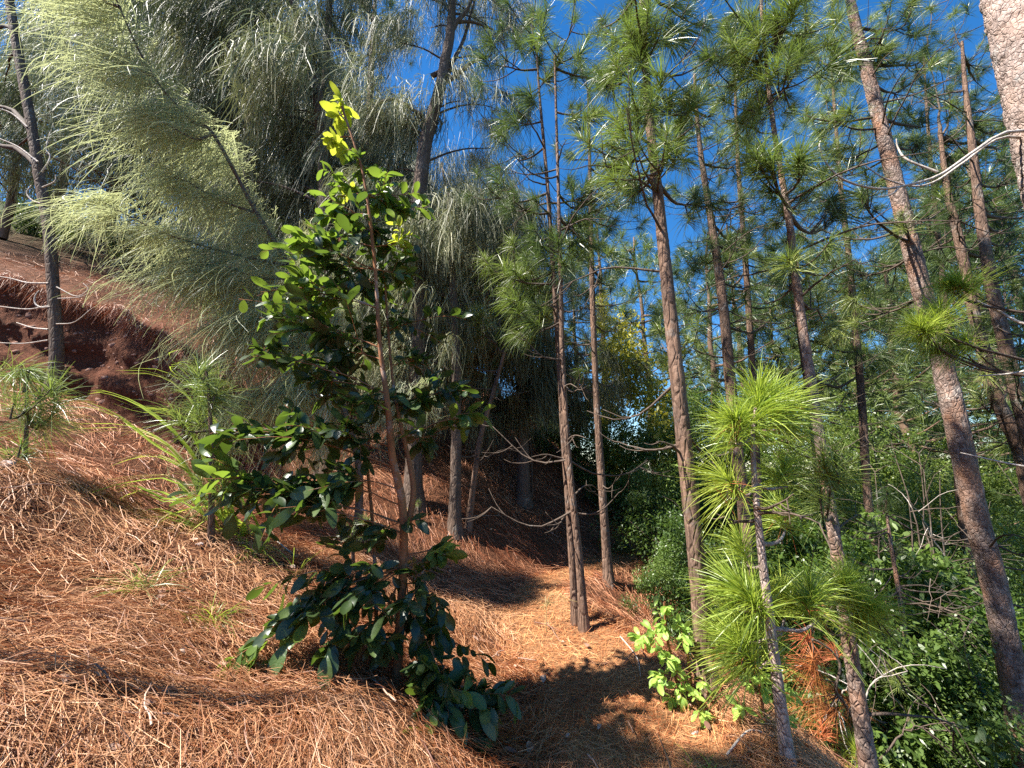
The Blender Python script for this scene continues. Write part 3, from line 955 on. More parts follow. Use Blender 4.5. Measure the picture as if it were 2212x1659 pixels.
# ------------------------------------------------------------------ pines along the right of the path
pine('left stem of the close pair of slim pines beside the path, darker bark',
     [(1246, 1350), (1232, 1150), (1218, 950), (1208, 780), (1196, 600), (1184, 420), (1174, 300), (1165, 200), (1158, 90)], None,
     [17, 15, 13, 12, 10, 8, 7, 5, 4],
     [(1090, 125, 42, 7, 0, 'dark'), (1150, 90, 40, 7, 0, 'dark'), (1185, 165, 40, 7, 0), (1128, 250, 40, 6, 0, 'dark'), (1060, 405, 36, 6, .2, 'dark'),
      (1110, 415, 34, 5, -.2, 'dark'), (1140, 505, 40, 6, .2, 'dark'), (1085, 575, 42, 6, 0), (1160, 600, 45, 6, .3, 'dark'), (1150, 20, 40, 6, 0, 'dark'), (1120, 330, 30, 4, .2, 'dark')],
     seed=101, auto=(4, 380, 700, 90), dead=12, deadrange=(.15, .75))
pine('right stem of the close pair of slim pines beside the path, ridged bark',
     [(1264, 1366), (1250, 1200), (1229, 1000), (1216, 800), (1211, 600), (1206, 400), (1203, 300), (1200, 190), (1198, 120)], None,
     [19, 16, 14, 12, 9, 7, 6, 5, 4],
     [(1254, 228, 34, 6, 0), (1215, 120, 36, 6, 0), (1285, 150, 34, 5, .2), (1240, 470, 40, 6, .3, 'dark'), (1205, 520, 36, 5, -.2, 'dark'), (1180, 640, 36, 4, .2, 'dark'), (1240, 40, 40, 5, 0)],
     seed=102, auto=(4, 350, 720, 90), dead=12, deadrange=(.15, .7))
pine('thin straight pine standing alone where the path bends behind the close pair',
     [(1316, 1262), (1300, 1050), (1288, 850), (1280, 650), (1276, 450), (1272, 280), (1270, 190)], None, [19, 17, 14, 12, 9, 6, 4],
     [(1271, 540, 40, 8, -.3), (1300, 250, 34, 6, 0), (1240, 625, 38, 5, .3, 'dark'), (1330, 470, 42, 7, .3, 'dark'), (1235, 330, 34, 5, 0, 'dark'), (1320, 600, 42, 6, .4, 'dark'),
      (1265, 160, 36, 6, 0), (1330, 370, 36, 5, .5, 'dark'), (1330, 700, 40, 4, .6, 'dark')],
     seed=103, auto=(4, 300, 760, 80), dead=14, deadrange=(.15, .8))
pine('tall reddish brown pine rising behind the bright lime green shrub',
     [(1530, 1505), (1508, 1250), (1482, 1000), (1461, 800), (1440, 600), (1422, 430), (1405, 280), (1395, 150), (1388, 20), (1382, -120), (1378, -260)], None,
     [40, 36, 34, 31, 27, 23, 19, 15, 12, 9, 6],
     [(1388, 60, 44, 10, -.2), (1345, 95, 40, 8, 0), (1440, 80, 42, 7, .2), (1355, 235, 42, 8, -.2), (1420, 330, 42, 8, -.3), (1480, 225, 42, 7, .2), (1310, 170, 40, 6, .3, 'dark'),
      (1400, 160, 40, 7, -.1), (1340, 320, 36, 6, 0), (1470, 310, 38, 6, .4), (1400, -60, 60, 9, 0), (1340, -140, 60, 8, 0), (1450, -150, 60, 8, 0), (1300, 40, 36, 5, .4, 'dark'), (1480, 20, 40, 5, .5, 'dark'),
      (1370, 400, 34, 4, .4, 'dark'), (1500, 420, 40, 5, .6, 'dark')],
     seed=104, dead=18, plates=.045, sides=34, rings=260, bark=M_BARK_P, deadrange=(.2, .75))
pine('mid distance pine partly hidden behind the tall reddish brown trunk and young bright pine',
     [(1612, 1150), (1578, 830), (1560, 640), (1540, 500), (1522, 390), (1508, 280), (1500, 160)], 6.6, [34, 29, 24, 19, 15, 10, 6],
     [(1560, 335, 45, 8, 0), (1500, 430, 40, 7, 0, 'dark'), (1605, 430, 45, 8, .3), (1580, 560, 45, 7, 0), (1620, 520, 40, 6, .4), (1500, 560, 40, 6, .2, 'dark'), (1540, 240, 45, 8, 0), (1490, 180, 40, 7, .2, 'dark'),
      (1610, 640, 40, 6, .3), (1480, 650, 36, 5, .3, 'dark'), (1570, 120, 44, 7, 0)],
     seed=105, auto=(9, 200, 760, 110), dead=34, deadrange=(.3, .85), deadlen=1.2)
pine('young pine with big bright green needle tufts on a pale stem, right of path',
     [(1706, 1658), (1680, 1480), (1655, 1280), (1634, 1090), (1626, 960), (1632, 880)], None, [27, 24, 20, 15, 10, 7],
     [(1636, 850, 26, 3, .05, 'bright', 1.1), (1585, 915, 14, 2, -.05, 'bright'), (1690, 868, 20, 2, .15, 'bright', 1.05), (1695, 1008, 10, 1, .1, 'bright'), (1568, 1032, 10, 1, 0, 'bright'),
      (1690, 1102, 12, 1, .3, 'bright', .9), (1600, 1172, 8, 1, .25, 'bright', .85), (1592, 1272, 14, 2, .1, 'bright', 1.05), (1692, 1284, 10, 1, .25, 'bright', .95), (1760, 1292, 10, 2, .1, 'bright', 1.05),
      (1606, 1338, 10, 1, .1, 'bright'), (1600, 1392, 10, 2, .05, 'bright', 1.05), (1662, 1385, 10, 1, .25, 'bright', .9)],
     seed=106, dead=3, deadrange=(.2, .7), ts=1.0, bark=M_BARK_PALE, sides=20, rings=160, deadlen=.4)
pine('slender pine with pale flaky lower stem, just right of the young bright pine',
     [(1870, 1612), (1836, 1400), (1808, 1200), (1790, 1080), (1768, 930), (1745, 780), (1722, 620), (1705, 480), (1688, 380), (1668, 250), (1655, 130), (1645, 20), (1640, -100)], 3.1,
     [40, 36, 32, 29, 27, 24, 21, 17, 14, 11, 9, 7, 5],
     [(1680, 40, 46, 9, -.3), (1630, 110, 44, 8, 0), (1700, 160, 46, 9, -.2), (1735, 335, 40, 6, -.3), (1668, 355, 40, 7, -.3), (1720, 545, 36, 5, -.2), (1806, 1000, 30, 4, -.4), (1770, 1070, 26, 3, -.3),
      (1640, 215, 42, 7, .2), (1765, 640, 40, 5, .3), (1825, 1257, 16, 2, -.2, 'bright'), (1852, 1313, 16, 2, -.2, 'bright'), (1600, 50, 44, 7, .2), (1660, -60, 60, 9, 0), (1580, 180, 40, 6, .5, 'dark'), (1750, 60, 44, 6, .3),
      (1690, 450, 36, 5, .4), (1780, 470, 36, 5, .5, 'dark')],
     seed=107, auto=(3, 40, 260, 90), dead=16, plates=.03, sides=32, rings=300, bark=M_BARK_BIG, deadrange=(.1, .7))
pine('large leaning pine with plated grey and orange bark at the right edge of the slope',
     [(2218, 1640), (2176, 1400), (2140, 1230), (2105, 1100), (2062, 900), (2033, 780), (1990, 620), (1960, 500), (1920, 340), (1890, 220), (1865, 120), (1840, 20), (1822, -90), (1805, -220)], 4.6,
     [78, 70, 65, 62, 58, 53, 47, 42, 37, 32, 28, 23, 17, 10],
     [(1905, 60, 50, 9, -.3), (1830, 110, 50, 8, .3), (1960, 35, 50, 7, .2), (1985, 120, 42, 6, .4, 'dark'), (1740, 235, 44, 7, .2), (1790, 95, 46, 7, .2), (1800, 330, 44, 6, .5), (1860, 420, 44, 6, -.4),
      (1810, 500, 46, 7, .6, 'dark'), (1905, 560, 44, 6, .5, 'dark'), (1850, 580, 44, 6, .8, 'dark'), (1860, 660, 40, 5, .8), (1990, 260, 40, 5, .5, 'dark'), (1950, 180, 44, 6, .4), (1840, -60, 70, 9, 0), (1900, -120, 70, 9, 0), (1760, -80, 70, 8, 0),
      (1950, 460, 34, 4, -.3), (1770, 420, 40, 5, .8, 'dark'), (1960, 700, 36, 4, .6)],
     seed=108, auto=(5, 60, 420, 150), dead=14, plates=.07, sides=60, rings=420, bark=M_BARK_BIG, deadrange=(.15, .8), deadlen=1.0)
_t, _P, _b = pine('thick pale pine trunk cropped by the top right corner, with bleached dead branch',
     [(2560, 1500), (2500, 1200), (2420, 900), (2330, 560), (2265, 300), (2200, 0), (2160, -200), (2120, -400)], 3.1,
     [190, 185, 180, 172, 166, 160, 150, 130],
     [(2065, 612, 22, 3, .2, 'bright', .9), (1985, 706, 20, 3, .2, 'bright', .85), (2055, 735, 20, 3, .2, 'bright', .85), (2020, 690, 16, 1, .1, 'bright', .8), (2060, -120, 60, 6, .3), (2250, -180, 80, 8, .2)],
     seed=109, dead=0, plates=.06, sides=84, rings=520, bark=M_BARK_PALE)
# the bleached branch sweeping left from that trunk, and thinner dead ones below it
for pts, w in (([(2290, 292, .1), (2180, 284, -.05), (2100, 330, -.05), (2030, 378, -.1), (1960, 400, -.1), (1900, 408, -.1), (1830, 392, -.15), (1790, 360, -.15), (1771, 320, -.2), (1772, 305, -.2)], 8),
               ([(2290, 320, .1), (2170, 296, .02), (2080, 352, .02), (2020, 392, .02), (1970, 402, .03), (1910, 385, .05), (1862, 352, .08)], 7),
               ([(2025, 372, -.1), (1960, 345, -.05), (1940, 320, 0), (1936, 300, 0)], 6),
               ([(1945, 402, -.1), (1925, 420, -.1), (1895, 425, -.1)], 5),
               ([(2330, 760, 0), (2250, 790, 0), (2190, 806, .1), (2115, 812, .2)], 8),
               ([(2380, 1000, 0), (2290, 1010, .1), (2200, 1005, .3), (2075, 978, .5)], 8),
               ([(2340, 640, 0), (2230, 700, .1), (2150, 668, .2), (2110, 650, .25)], 9)):
    L = catmull([at(x, y, 3.1 + dy) for x, y, dy in pts], 26) - _b
    G = Geo(); G.add(*tube(L, np.linspace(w, w * .35, 26) * 3.1 / FPX * .5, 8), tone=.7)
    part('dead_branch', G.mesh('dead_branch', M_DEADW if w > 4 else M_TWIG), _t)
pine('dark twin pine at the far right, the left trunk of the two', [(2235, 1120), (2206, 982), (2153, 861), (2125, 760), (2102, 670), (2072, 520), (2045, 400), (2030, 280)], 6.2, [44, 42, 40, 36, 32, 26, 18, 9],
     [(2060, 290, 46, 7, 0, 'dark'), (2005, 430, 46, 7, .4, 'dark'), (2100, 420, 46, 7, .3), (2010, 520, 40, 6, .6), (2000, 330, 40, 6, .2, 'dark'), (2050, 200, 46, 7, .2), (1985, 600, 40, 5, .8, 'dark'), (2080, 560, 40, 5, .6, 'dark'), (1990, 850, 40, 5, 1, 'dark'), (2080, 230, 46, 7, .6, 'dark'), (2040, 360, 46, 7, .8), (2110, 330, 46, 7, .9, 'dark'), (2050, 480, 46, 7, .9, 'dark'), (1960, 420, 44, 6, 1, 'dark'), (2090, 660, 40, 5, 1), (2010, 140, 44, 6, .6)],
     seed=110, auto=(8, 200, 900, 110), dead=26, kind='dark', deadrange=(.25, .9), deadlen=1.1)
pine('dark twin pine at the far right, the right trunk of the two', [(2275, 1150), (2222, 948), (2175, 757), (2142, 618), (2120, 480), (2102, 330), (2086, 200), (2078, 90)], 5.8, [46, 44, 40, 35, 30, 22, 14, 7],
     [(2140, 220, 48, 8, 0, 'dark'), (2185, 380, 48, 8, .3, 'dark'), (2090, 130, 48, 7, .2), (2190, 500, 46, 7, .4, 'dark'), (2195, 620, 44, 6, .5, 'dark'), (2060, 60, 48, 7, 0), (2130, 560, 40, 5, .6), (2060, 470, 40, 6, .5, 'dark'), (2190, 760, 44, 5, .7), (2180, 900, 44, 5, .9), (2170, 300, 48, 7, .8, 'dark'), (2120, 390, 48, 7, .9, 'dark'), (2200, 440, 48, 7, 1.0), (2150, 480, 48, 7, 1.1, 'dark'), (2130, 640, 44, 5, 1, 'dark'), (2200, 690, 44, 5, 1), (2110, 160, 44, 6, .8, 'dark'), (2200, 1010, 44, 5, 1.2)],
     seed=111, auto=(8, 250, 900, 110), dead=22, kind='dark', deadrange=(.25, .9), deadlen=1.1)
pine('thin pine trunk between the slender flaky pine and the large leaning pine', [(1800, 1230), (1772, 1050), (1752, 900), (1730, 740), (1712, 640), (1700, 520)], 7.2, [20, 18, 17, 14, 11, 7],
     [(1760, 700, 44, 6, 0, 'dark'), (1690, 610, 44, 6, .4), (1790, 780, 44, 6, .2, 'dark'), (1700, 500, 44, 7, 0, 'dark'), (1830, 690, 44, 6, .8, 'dark'), (1830, 830, 44, 6, 1), (1740, 830, 40, 5, .6, 'dark'), (1890, 760, 44, 6, 1.2)],
     seed=112, auto=(7, 450, 900, 110), dead=24, deadrange=(.3, .9), deadlen=1.1)
pine('small young pine at the left edge on the needle slope, needles pale green', [(57, 1012), (57, 930), (57, 850), (58, 800)], None, [10, 9, 7, 5],
     [(58, 815, 20, 3, 0, 'wispy', 1.0), (30, 870, 22, 3, -.1, 'wispy'), (88, 895, 24, 3, .1, 'wispy'), (45, 960, 22, 3, -.1, 'wispy', .95)], seed=113, dead=1, deadlen=.15, ts=1.05)
pine('small young pine behind the cane grass below the near casuarina', [(460, 1180), (457, 1000), (453, 880), (446, 800)], None, [13, 11, 9, 6],
     [(443, 795, 16, 3, 0, 'wispy', 1), (462, 855, 18, 3, 0, 'wispy', .95), (418, 890, 20, 3, 0, 'wispy', .9), (490, 960, 22, 3, .2, 'wispy', .9), (430, 1030, 24, 3, 0, 'wispy', .9), (485, 1050, 20, 2, .1, 'wispy', .9)], seed=114, dead=2, deadlen=.25)
pine('thin leaning pine with one drooping tuft head on the shaded hillside', [(1010, 1138), (1035, 960), (1065, 850), (1090, 760)], None, [13, 11, 9, 7],
     [(1045, 690, 24, 6, -.2, 'mid', 1.0), (1095, 720, 22, 4, 0, 'dark'), (1035, 640, 24, 3, .2, 'mid', .9), (1080, 590, 26, 3, .3, 'mid', .9), (1000, 770, 22, 2, .1, 'dark')], seed=115, dead=12, deadrange=(.15, .8), deadlen=.6)
pine('pine with dark green crown against the sky at the top left, behind the casuarinas', [(800, 700), (800, 420), (800, 200), (805, 90), (810, 10), (812, -60)], 9.5, [26, 22, 18, 13, 9, 5],
     [(835, 40, 50, 12, 0, 'dark', 1.3), (780, 90, 46, 10, 0, 'dark', 1.3), (850, 100, 30, 5, 0, 'dark', 1.2), (760, 30, 50, 9, .5, 'dark', 1.3), (790, -30, 60, 8, 0, 'dark', 1.3), (730, 130, 40, 6, .6, 'dark', 1.3), (800, 170, 36, 6, .5, 'dark', 1.2)], seed=116, dead=8)
# seedlings close to the ground
pine('seedling pine with bright grass-like needles at the bottom edge', [(1840, 1720), (1840, 1675), (1842, 1660)], 3.25, [9, 7, 5],
     [(1830, 1668, 20, 3, 0, 'bright', .75), (1880, 1680, 22, 3, 0, 'bright', .7), (1790, 1690, 22, 2, -.1, 'bright', .7)], seed=117, dead=0)
pine('seedling pine showing beside the orange stem of the leafy sapling', [(905, 1130), (904, 1105), (902, 1085)], None, [8, 6, 4], [(903, 1085, 10, 2, 0, 'mid', .5)], seed=118, dead=0)
pine('seedling pine drooping left of the orange stem of the leafy sapling', [(765, 1235), (762, 1180), (760, 1150)], None, [8, 6, 4], [(755, 1150, 14, 2, 0, 'mid', .6)], seed=119, dead=0)
pine('spindly grey pine in the thicket under the large leaning pine, sparse needles', [(1992, 1640), (1968, 1480), (1945, 1300), (1925, 1180), (1912, 1080)], 5.4, [20, 17, 13, 9, 6],
     [(1925, 1440, 34, 4, -.5, 'mid', .8), (1880, 1520, 30, 3, -.6, 'mid', .8), (1960, 1540, 34, 3, -.4, 'mid', .8), (1900, 1330, 30, 3, -.3, 'dark', .8), (1905, 1090, 30, 3, 0, 'dark', .8), (1935, 1180, 30, 2, 0, 'dark', .8)], seed=120, dead=26, deadrange=(.1, .95), deadlen=.8, bark=M_BARK_BIG)

pine('slim pine between the half hidden pine and the slender flaky pine, crown high up', [(1640, 1100), (1625, 800), (1610, 560), (1596, 380), (1590, 250), (1586, 120)], 7.6, [20, 18, 15, 11, 8, 4],
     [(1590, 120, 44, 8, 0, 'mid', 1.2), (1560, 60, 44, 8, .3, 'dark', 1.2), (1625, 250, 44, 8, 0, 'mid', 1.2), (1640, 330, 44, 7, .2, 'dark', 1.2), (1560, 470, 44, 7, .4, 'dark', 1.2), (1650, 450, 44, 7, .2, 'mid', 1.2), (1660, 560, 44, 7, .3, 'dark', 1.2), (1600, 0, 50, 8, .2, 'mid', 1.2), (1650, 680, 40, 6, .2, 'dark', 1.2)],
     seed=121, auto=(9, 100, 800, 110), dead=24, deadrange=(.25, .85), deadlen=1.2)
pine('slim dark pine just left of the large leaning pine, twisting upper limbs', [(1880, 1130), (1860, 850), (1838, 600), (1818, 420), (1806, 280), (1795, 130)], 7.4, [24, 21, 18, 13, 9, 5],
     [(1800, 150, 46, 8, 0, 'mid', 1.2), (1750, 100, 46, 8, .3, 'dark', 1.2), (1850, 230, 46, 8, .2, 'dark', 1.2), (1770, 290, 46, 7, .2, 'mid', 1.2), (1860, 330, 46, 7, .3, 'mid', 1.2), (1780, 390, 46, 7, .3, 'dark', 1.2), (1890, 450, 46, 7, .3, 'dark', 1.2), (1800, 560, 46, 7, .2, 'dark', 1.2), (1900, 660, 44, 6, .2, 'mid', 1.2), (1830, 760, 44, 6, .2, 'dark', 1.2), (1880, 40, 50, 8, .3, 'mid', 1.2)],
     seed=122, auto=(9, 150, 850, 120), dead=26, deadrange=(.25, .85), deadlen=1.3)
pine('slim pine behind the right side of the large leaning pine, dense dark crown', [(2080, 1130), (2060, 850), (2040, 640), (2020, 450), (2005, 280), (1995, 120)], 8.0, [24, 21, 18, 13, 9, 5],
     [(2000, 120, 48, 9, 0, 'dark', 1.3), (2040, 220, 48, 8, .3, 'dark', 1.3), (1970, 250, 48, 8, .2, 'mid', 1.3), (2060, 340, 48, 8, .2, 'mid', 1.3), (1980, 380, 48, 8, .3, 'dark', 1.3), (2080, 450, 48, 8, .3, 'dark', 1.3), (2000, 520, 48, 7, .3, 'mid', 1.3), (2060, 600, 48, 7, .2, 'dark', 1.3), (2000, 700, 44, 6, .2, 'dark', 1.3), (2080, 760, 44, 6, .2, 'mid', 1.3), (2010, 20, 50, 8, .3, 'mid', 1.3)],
     seed=123, auto=(9, 100, 850, 120), dead=26, deadrange=(.25, .85), deadlen=1.3)

# ------------------------------------------------------------------ casuarinas
casuarina('curving grey casuarina trunk at the left edge standing on the needle covered hump',
          [(122, 785), (117, 650), (105, 500), (88, 400), (68, 270), (42, 130), (20, 0), (0, -130)], 4.9, [36, 33, 30, 28, 27, 26, 24, 20],
          [(-60, 120, 60, 4, 1.3, 1.0), (-60, 280, 60, 4, 1.4, 1.0), (10, 180, 50, 4, 1.4, .9), (-100, 330, 50, 4, 1.5, 1.0), (60, -160, 60, 4, 1.3, 1.0), (20, 330, 40, 3, 1.6, .9)],
          seed=201, kind='mid')
def dead_twigs(t, b, Y, lines):
    for pts, w in lines:
        L = catmull([at(x, y, Y + (q[0] if q else 0)) for x, y, *q in pts], 18) - b
        G = Geo(); G.add(*tube(L, np.linspace(w, w * .4, 18) * Y / FPX * .5, 6), tone=.8)
        part('dead_twig', G.mesh('dead_twig', M_DEADW), t)
_t1 = [o for o in COL.objects if o.get('label', '').startswith('curving grey casuarina')][0]
dead_twigs(_t1, np.array(_t1.location), 4.85, [
    ([(106, 612), (60, 611), (25, 602), (-10, 596)], 5), ([(110, 663), (88, 664), (76, 655), (76, 640), (84, 628)], 5), ([(108, 660), (60, 668), (0, 662), (-20, 660)], 4),
    ([(104, 712), (70, 708), (36, 697)], 5), ([(104, 735), (50, 742), (-10, 740)], 4), ([(122, 620), (165, 640), (190, 625), (180, 612)], 3), ([(125, 645), (170, 642), (205, 628)], 3),
    ([(122, 700), (160, 696), (196, 668)], 3), ([(88, 440), (68, 432), (58, 416), (68, 400)], 5), ([(90, 372), (105, 350), (108, 335), (100, 322), (108, 285)], 4), ([(92, 405), (118, 392), (120, 378)], 4),
    ([(82, 350), (40, 318), (0, 300), (-20, 292)], 5), ([(60, 275), (25, 245), (-10, 232)], 5)])

# near casuarina: a young leaning tree with swept, pale green branchlets
def near_casuarina():
    rng = np.random.default_rng(202)
    Y = 4.5
    P = to_base(np.array([at(x, y, q) for x, y, q in [(775, 1010, 4.7), (735, 860, 4.6), (690, 720, 4.5), (625, 575, 4.4), (555, 461, 4.2), (461, 290, 3.9), (416, 262, 3.85), (330, 163, 3.65), (258, 15, 3.4), (225, -80, 3.3)]]))
    base = np.array([P[0, 0], P[0, 1], P[0, 2] + .12])
    t = thing('casuarina_tree', 'young casuarina with pale drooping sunlit branchlets sweeping left over the slope', 'casuarina', base)
    part('trunk', trunk_mesh(P - base, np.linspace(.042, .004, 12), M_BARK_C, 12, 90, rng=rng), t)
    lines = [
        [(625, 575, 4.4), (500, 548, 4.2), (420, 525, 4.05), (345, 500, 3.95), (240, 446, 3.8), (215, 430, 3.8)],
        [(690, 720, 4.5), (610, 655, 4.3), (520, 625, 4.2), (440, 610, 4.1)],
        [(735, 860, 4.6), (660, 770, 4.4), (600, 725, 4.3), (540, 700, 4.2)],
        [(745, 890, 4.6), (690, 830, 4.5), (640, 800, 4.4)],
        [(600, 535, 4.35), (540, 420, 4.3), (520, 350, 4.3), (480, 300, 4.3)],
        [(461, 290, 3.9), (420, 300, 3.8), (360, 268, 3.7), (330, 262, 3.7)],
        [(690, 720, 4.5), (700, 640, 4.6), (690, 560, 4.7), (660, 500, 4.7)],
        [(330, 163, 3.65), (290, 150, 3.6), (230, 110, 3.5)],
        [(760, 940, 4.7), (830, 860, 4.8), (900, 830, 4.8), (950, 840, 4.8)],
        [(765, 960, 4.7), (700, 930, 4.6), (660, 920, 4.5)],
        [(258, 15, 3.4), (190, -10, 3.4), (120, -30, 3.4)],
        [(700, 760, 4.5), (620, 700, 4.3), (540, 690, 4.2), (480, 700, 4.1)], [(735, 860, 4.6), (640, 850, 4.4), (570, 850, 4.3), (530, 870, 4.25)],
        [(640, 600, 4.4), (560, 600, 4.2), (470, 570, 4.1), (400, 570, 4.0)], [(555, 461, 4.2), (470, 430, 4.1), (400, 390, 4.0), (350, 380, 3.9)], [(700, 740, 4.5), (740, 680, 4.6), (790, 650, 4.7)],
    ]
    def add_sprays(C, n, L0, lo, ds=0.0):
        for q in range(n):
            u = lo + (1 - lo) * (q + rng.random()) / n
            p = np.array([np.interp(u, np.linspace(0, 1, len(C)), C[:, k]) for k in range(3)]) + rng.normal(0, .035, 3)
            down = rng.uniform(.05, .5) + ds
            # branchlets point to the left and downhill
            M = Matrix.Translation(p - base) @ Matrix.Rotation(math.pi + rng.normal(0, .45), 4, 'Z') @ Matrix.Rotation(down, 4, 'Y') @ Matrix.Scale(L0 * rng.uniform(.7, 1.15), 4)
            part('branchlet_spray', SPRAY['near'][rng.integers(6)], t, M=M)
    for i, ln in enumerate(lines):
        L = catmull([at(*q) for q in ln], 30)
        G = Geo(); G.add(*tube(L - base, np.linspace(.016, .004, 30), 7), tone=.6)
        part('branch', G.mesh('branch', M_TWIG), t)
        add_sprays(L, [20, 16, 17, 13, 9, 8, 8, 7, 8, 8, 8, 14, 12, 14, 12, 6][i], .82 if i < 8 or i > 10 else .7, .12, [0.05, .1, .2, .35, .1, .0, .3, 0, .9, .4, 0, .2, .4, .1, .05, .8][i])
    Lt = catmull(P[4:], 40)
    add_sprays(Lt, 30, .95, .0, .05)
    add_sprays(catmull(P[2:6], 30), 20, .9, .1, .25)
    add_sprays(catmull(P[1:4], 30), 16, .8, .1, .5)
    return t
near_casuarina()

casuarina('tall casuarina with reddish trunk and grey hanging branchlets, left of its thinner neighbour',
          [(722, 760), (705, 560), (700, 400), (688, 220), (663, 110), (640, 40), (620, -60), (600, -200)], 6.5, [30, 28, 27, 27, 25, 24, 20, 12],
          [(560, 60, 60, 14, 0, 1.2), (480, 120, 60, 14, .4, 1.2), (600, 160, 56, 12, -.4, 1.2), (680, 120, 50, 12, 0, 1.1), (420, 60, 60, 12, .6, 1.2), (540, -40, 70, 15, 0, 1.2), (640, 330, 50, 10, .6, 1.1),
           (690, 420, 50, 10, .8, 1.1), (600, 420, 50, 10, 1.2, 1.1), (470, 260, 56, 12, 1, 1.2), (350, 40, 60, 10, .9, 1.2), (420, -60, 70, 12, 0, 1.2), (640, 560, 46, 9, 1.2, 1.), (700, 560, 50, 9, .2, 1.1), (620, 640, 50, 9, .3, 1.1), (560, 500, 54, 9, .6, 1.2), (760, 640, 46, 8, .4, 1.), (500, 400, 56, 9, .8, 1.2), (600, 240, 60, 10, .2, 1.2), (480, -150, 90, 14, 0, 1.4), (620, -220, 90, 14, 0, 1.4), (380, -120, 80, 10, .4, 1.3), (700, 700, 44, 6, .5, 1.)], seed=203)
casuarina('thinner straight casuarina trunk beside its tall reddish neighbour',
          [(712, 700), (706, 400), (702, 220), (707, 100), (712, 0), (715, -140)], 7.5, [20, 18, 17, 16, 14, 9],
          [(740, 40, 50, 12, .2, 1.2), (760, 200, 50, 12, .4, 1.2), (730, 300, 46, 10, .6, 1.1), (690, -20, 60, 12, 0, 1.2), (660, 230, 46, 9, .8, 1.1), (770, 330, 46, 9, .6, 1.1), (760, 460, 46, 8, .4, 1.1), (800, 560, 46, 8, .4, 1.1), (740, 560, 46, 8, .5, 1.1), (720, -140, 80, 12, 0, 1.4), (820, 660, 46, 8, .4, 1.), (700, 130, 50, 8, .3, 1.2)], seed=204)
casuarina('forked casuarina against the blue sky with curved bare limbs and hanging branchlets',
          [(905, 700), (902, 480), (917, 322), (932, 260), (952, 185), (962, 130), (973, 70), (976, 0), (976, -100)], 6.1, [36, 34, 31, 28, 25, 23, 20, 17, 10],
          [(855, 90, 34, 12, 0, 1.0), (840, 235, 46, 14, 0, 1.15), (790, 270, 44, 11, .4, 1.15), (870, 260, 36, 4, .2, 1.1), (930, 60, 30, 3, .2, .8), (1000, 220, 42, 6, 0, 1.1), (1060, 230, 40, 9, .2, 1.1), (1010, 30, 50, 4, .4, 1.0),
           (1060, 60, 50, 9, .6, 1.0), (1090, 20, 40, 8, .7, .9), (1030, 120, 36, 4, .1, .9), (880, 0, 50, 4, .2, 1.0), (950, -60, 70, 12, 0, 1.0), (1060, 320, 34, 7, .3, 1.0), (830, 380, 44, 9, .6, 1.1), (900, 420, 40, 8, .5, 1.0), (1070, 480, 40, 8, .8, 1.0), (1000, -150, 80, 12, 0, 1.4), (900, -200, 80, 12, 0, 1.3), (860, 520, 46, 8, .5, 1.1), (930, 560, 46, 8, .4, 1.1)],
          seed=205, extra=[([(966, 175, 0), (990, 160, -.1), (1020, 135, -.1), (1060, 120, 0)], 14), ([(975, 75, 0), (985, 50, 0), (1010, 20, 0), (1030, -30, 0)], 15), ([(966, 172, 0), (975, 140, .1), (1000, 90, .2), (1020, 20, .3), (1030, -20, .3)], 14),
                           ([(932, 165, 0), (965, 150, 0), (990, 155, .1), (1005, 148, .2)], 13), ([(985, 48, 0), (1020, 48, .1), (1066, 64, .1)], 10), ([(912, 250, 0), (850, 215, 0), (800, 235, .1), (770, 250, .2)], 11)], ss=.82)
casuarina('casuarina with dark hanging branchlets in the shade behind the leafy sapling',
          [(985, 980), (985, 760), (975, 560), (970, 420)], 6.0, [24, 22, 18, 10],
          [(940, 520, 44, 14, 0, 1.0), (1010, 560, 44, 17, .2, 1.0), (1060, 500, 44, 14, .5, 1.0), (930, 660, 44, 14, .2, 1.0), (1000, 700, 44, 14, .3, 1.0), (900, 780, 44, 13, .2, .9), (980, 440, 44, 14, 0, 1.0), (870, 620, 44, 13, .5, 1.0), (1080, 640, 40, 10, .5, 1.0), (850, 760, 40, 10, .1, .9), (930, 860, 36, 8, .2, .7), (860, 520, 46, 10, -.1, 1.1), (820, 420, 46, 10, 0, 1.1), (800, 640, 40, 8, .1, 1.)],
          kind='mid', seed=206, ss=.9)
casuarina('shadowy casuarina at the middle of the hillside, low branchlets reaching the ground',
          [(1130, 1010), (1125, 800), (1118, 640), (1112, 520)], 8.0, [26, 24, 20, 11],
          [(1110, 700, 50, 12, 0, 1.2), (1050, 780, 50, 12, -.2, 1.2), (1130, 800, 50, 12, 0, 1.2), (1180, 720, 50, 10, .2, 1.1), (1090, 560, 50, 10, 0, 1.2), (1160, 860, 44, 9, 0, 1.0), (1230, 780, 44, 9, .2, 1.1), (1060, 880, 40, 8, -.2, 1.0), (1140, 460, 44, 9, 0, 1.1), (1200, 860, 44, 8, .2, 1.), (1290, 820, 40, 7, .6, 1.), (1000, 900, 36, 6, .1, .7)],
          kind='dark', seed=207)

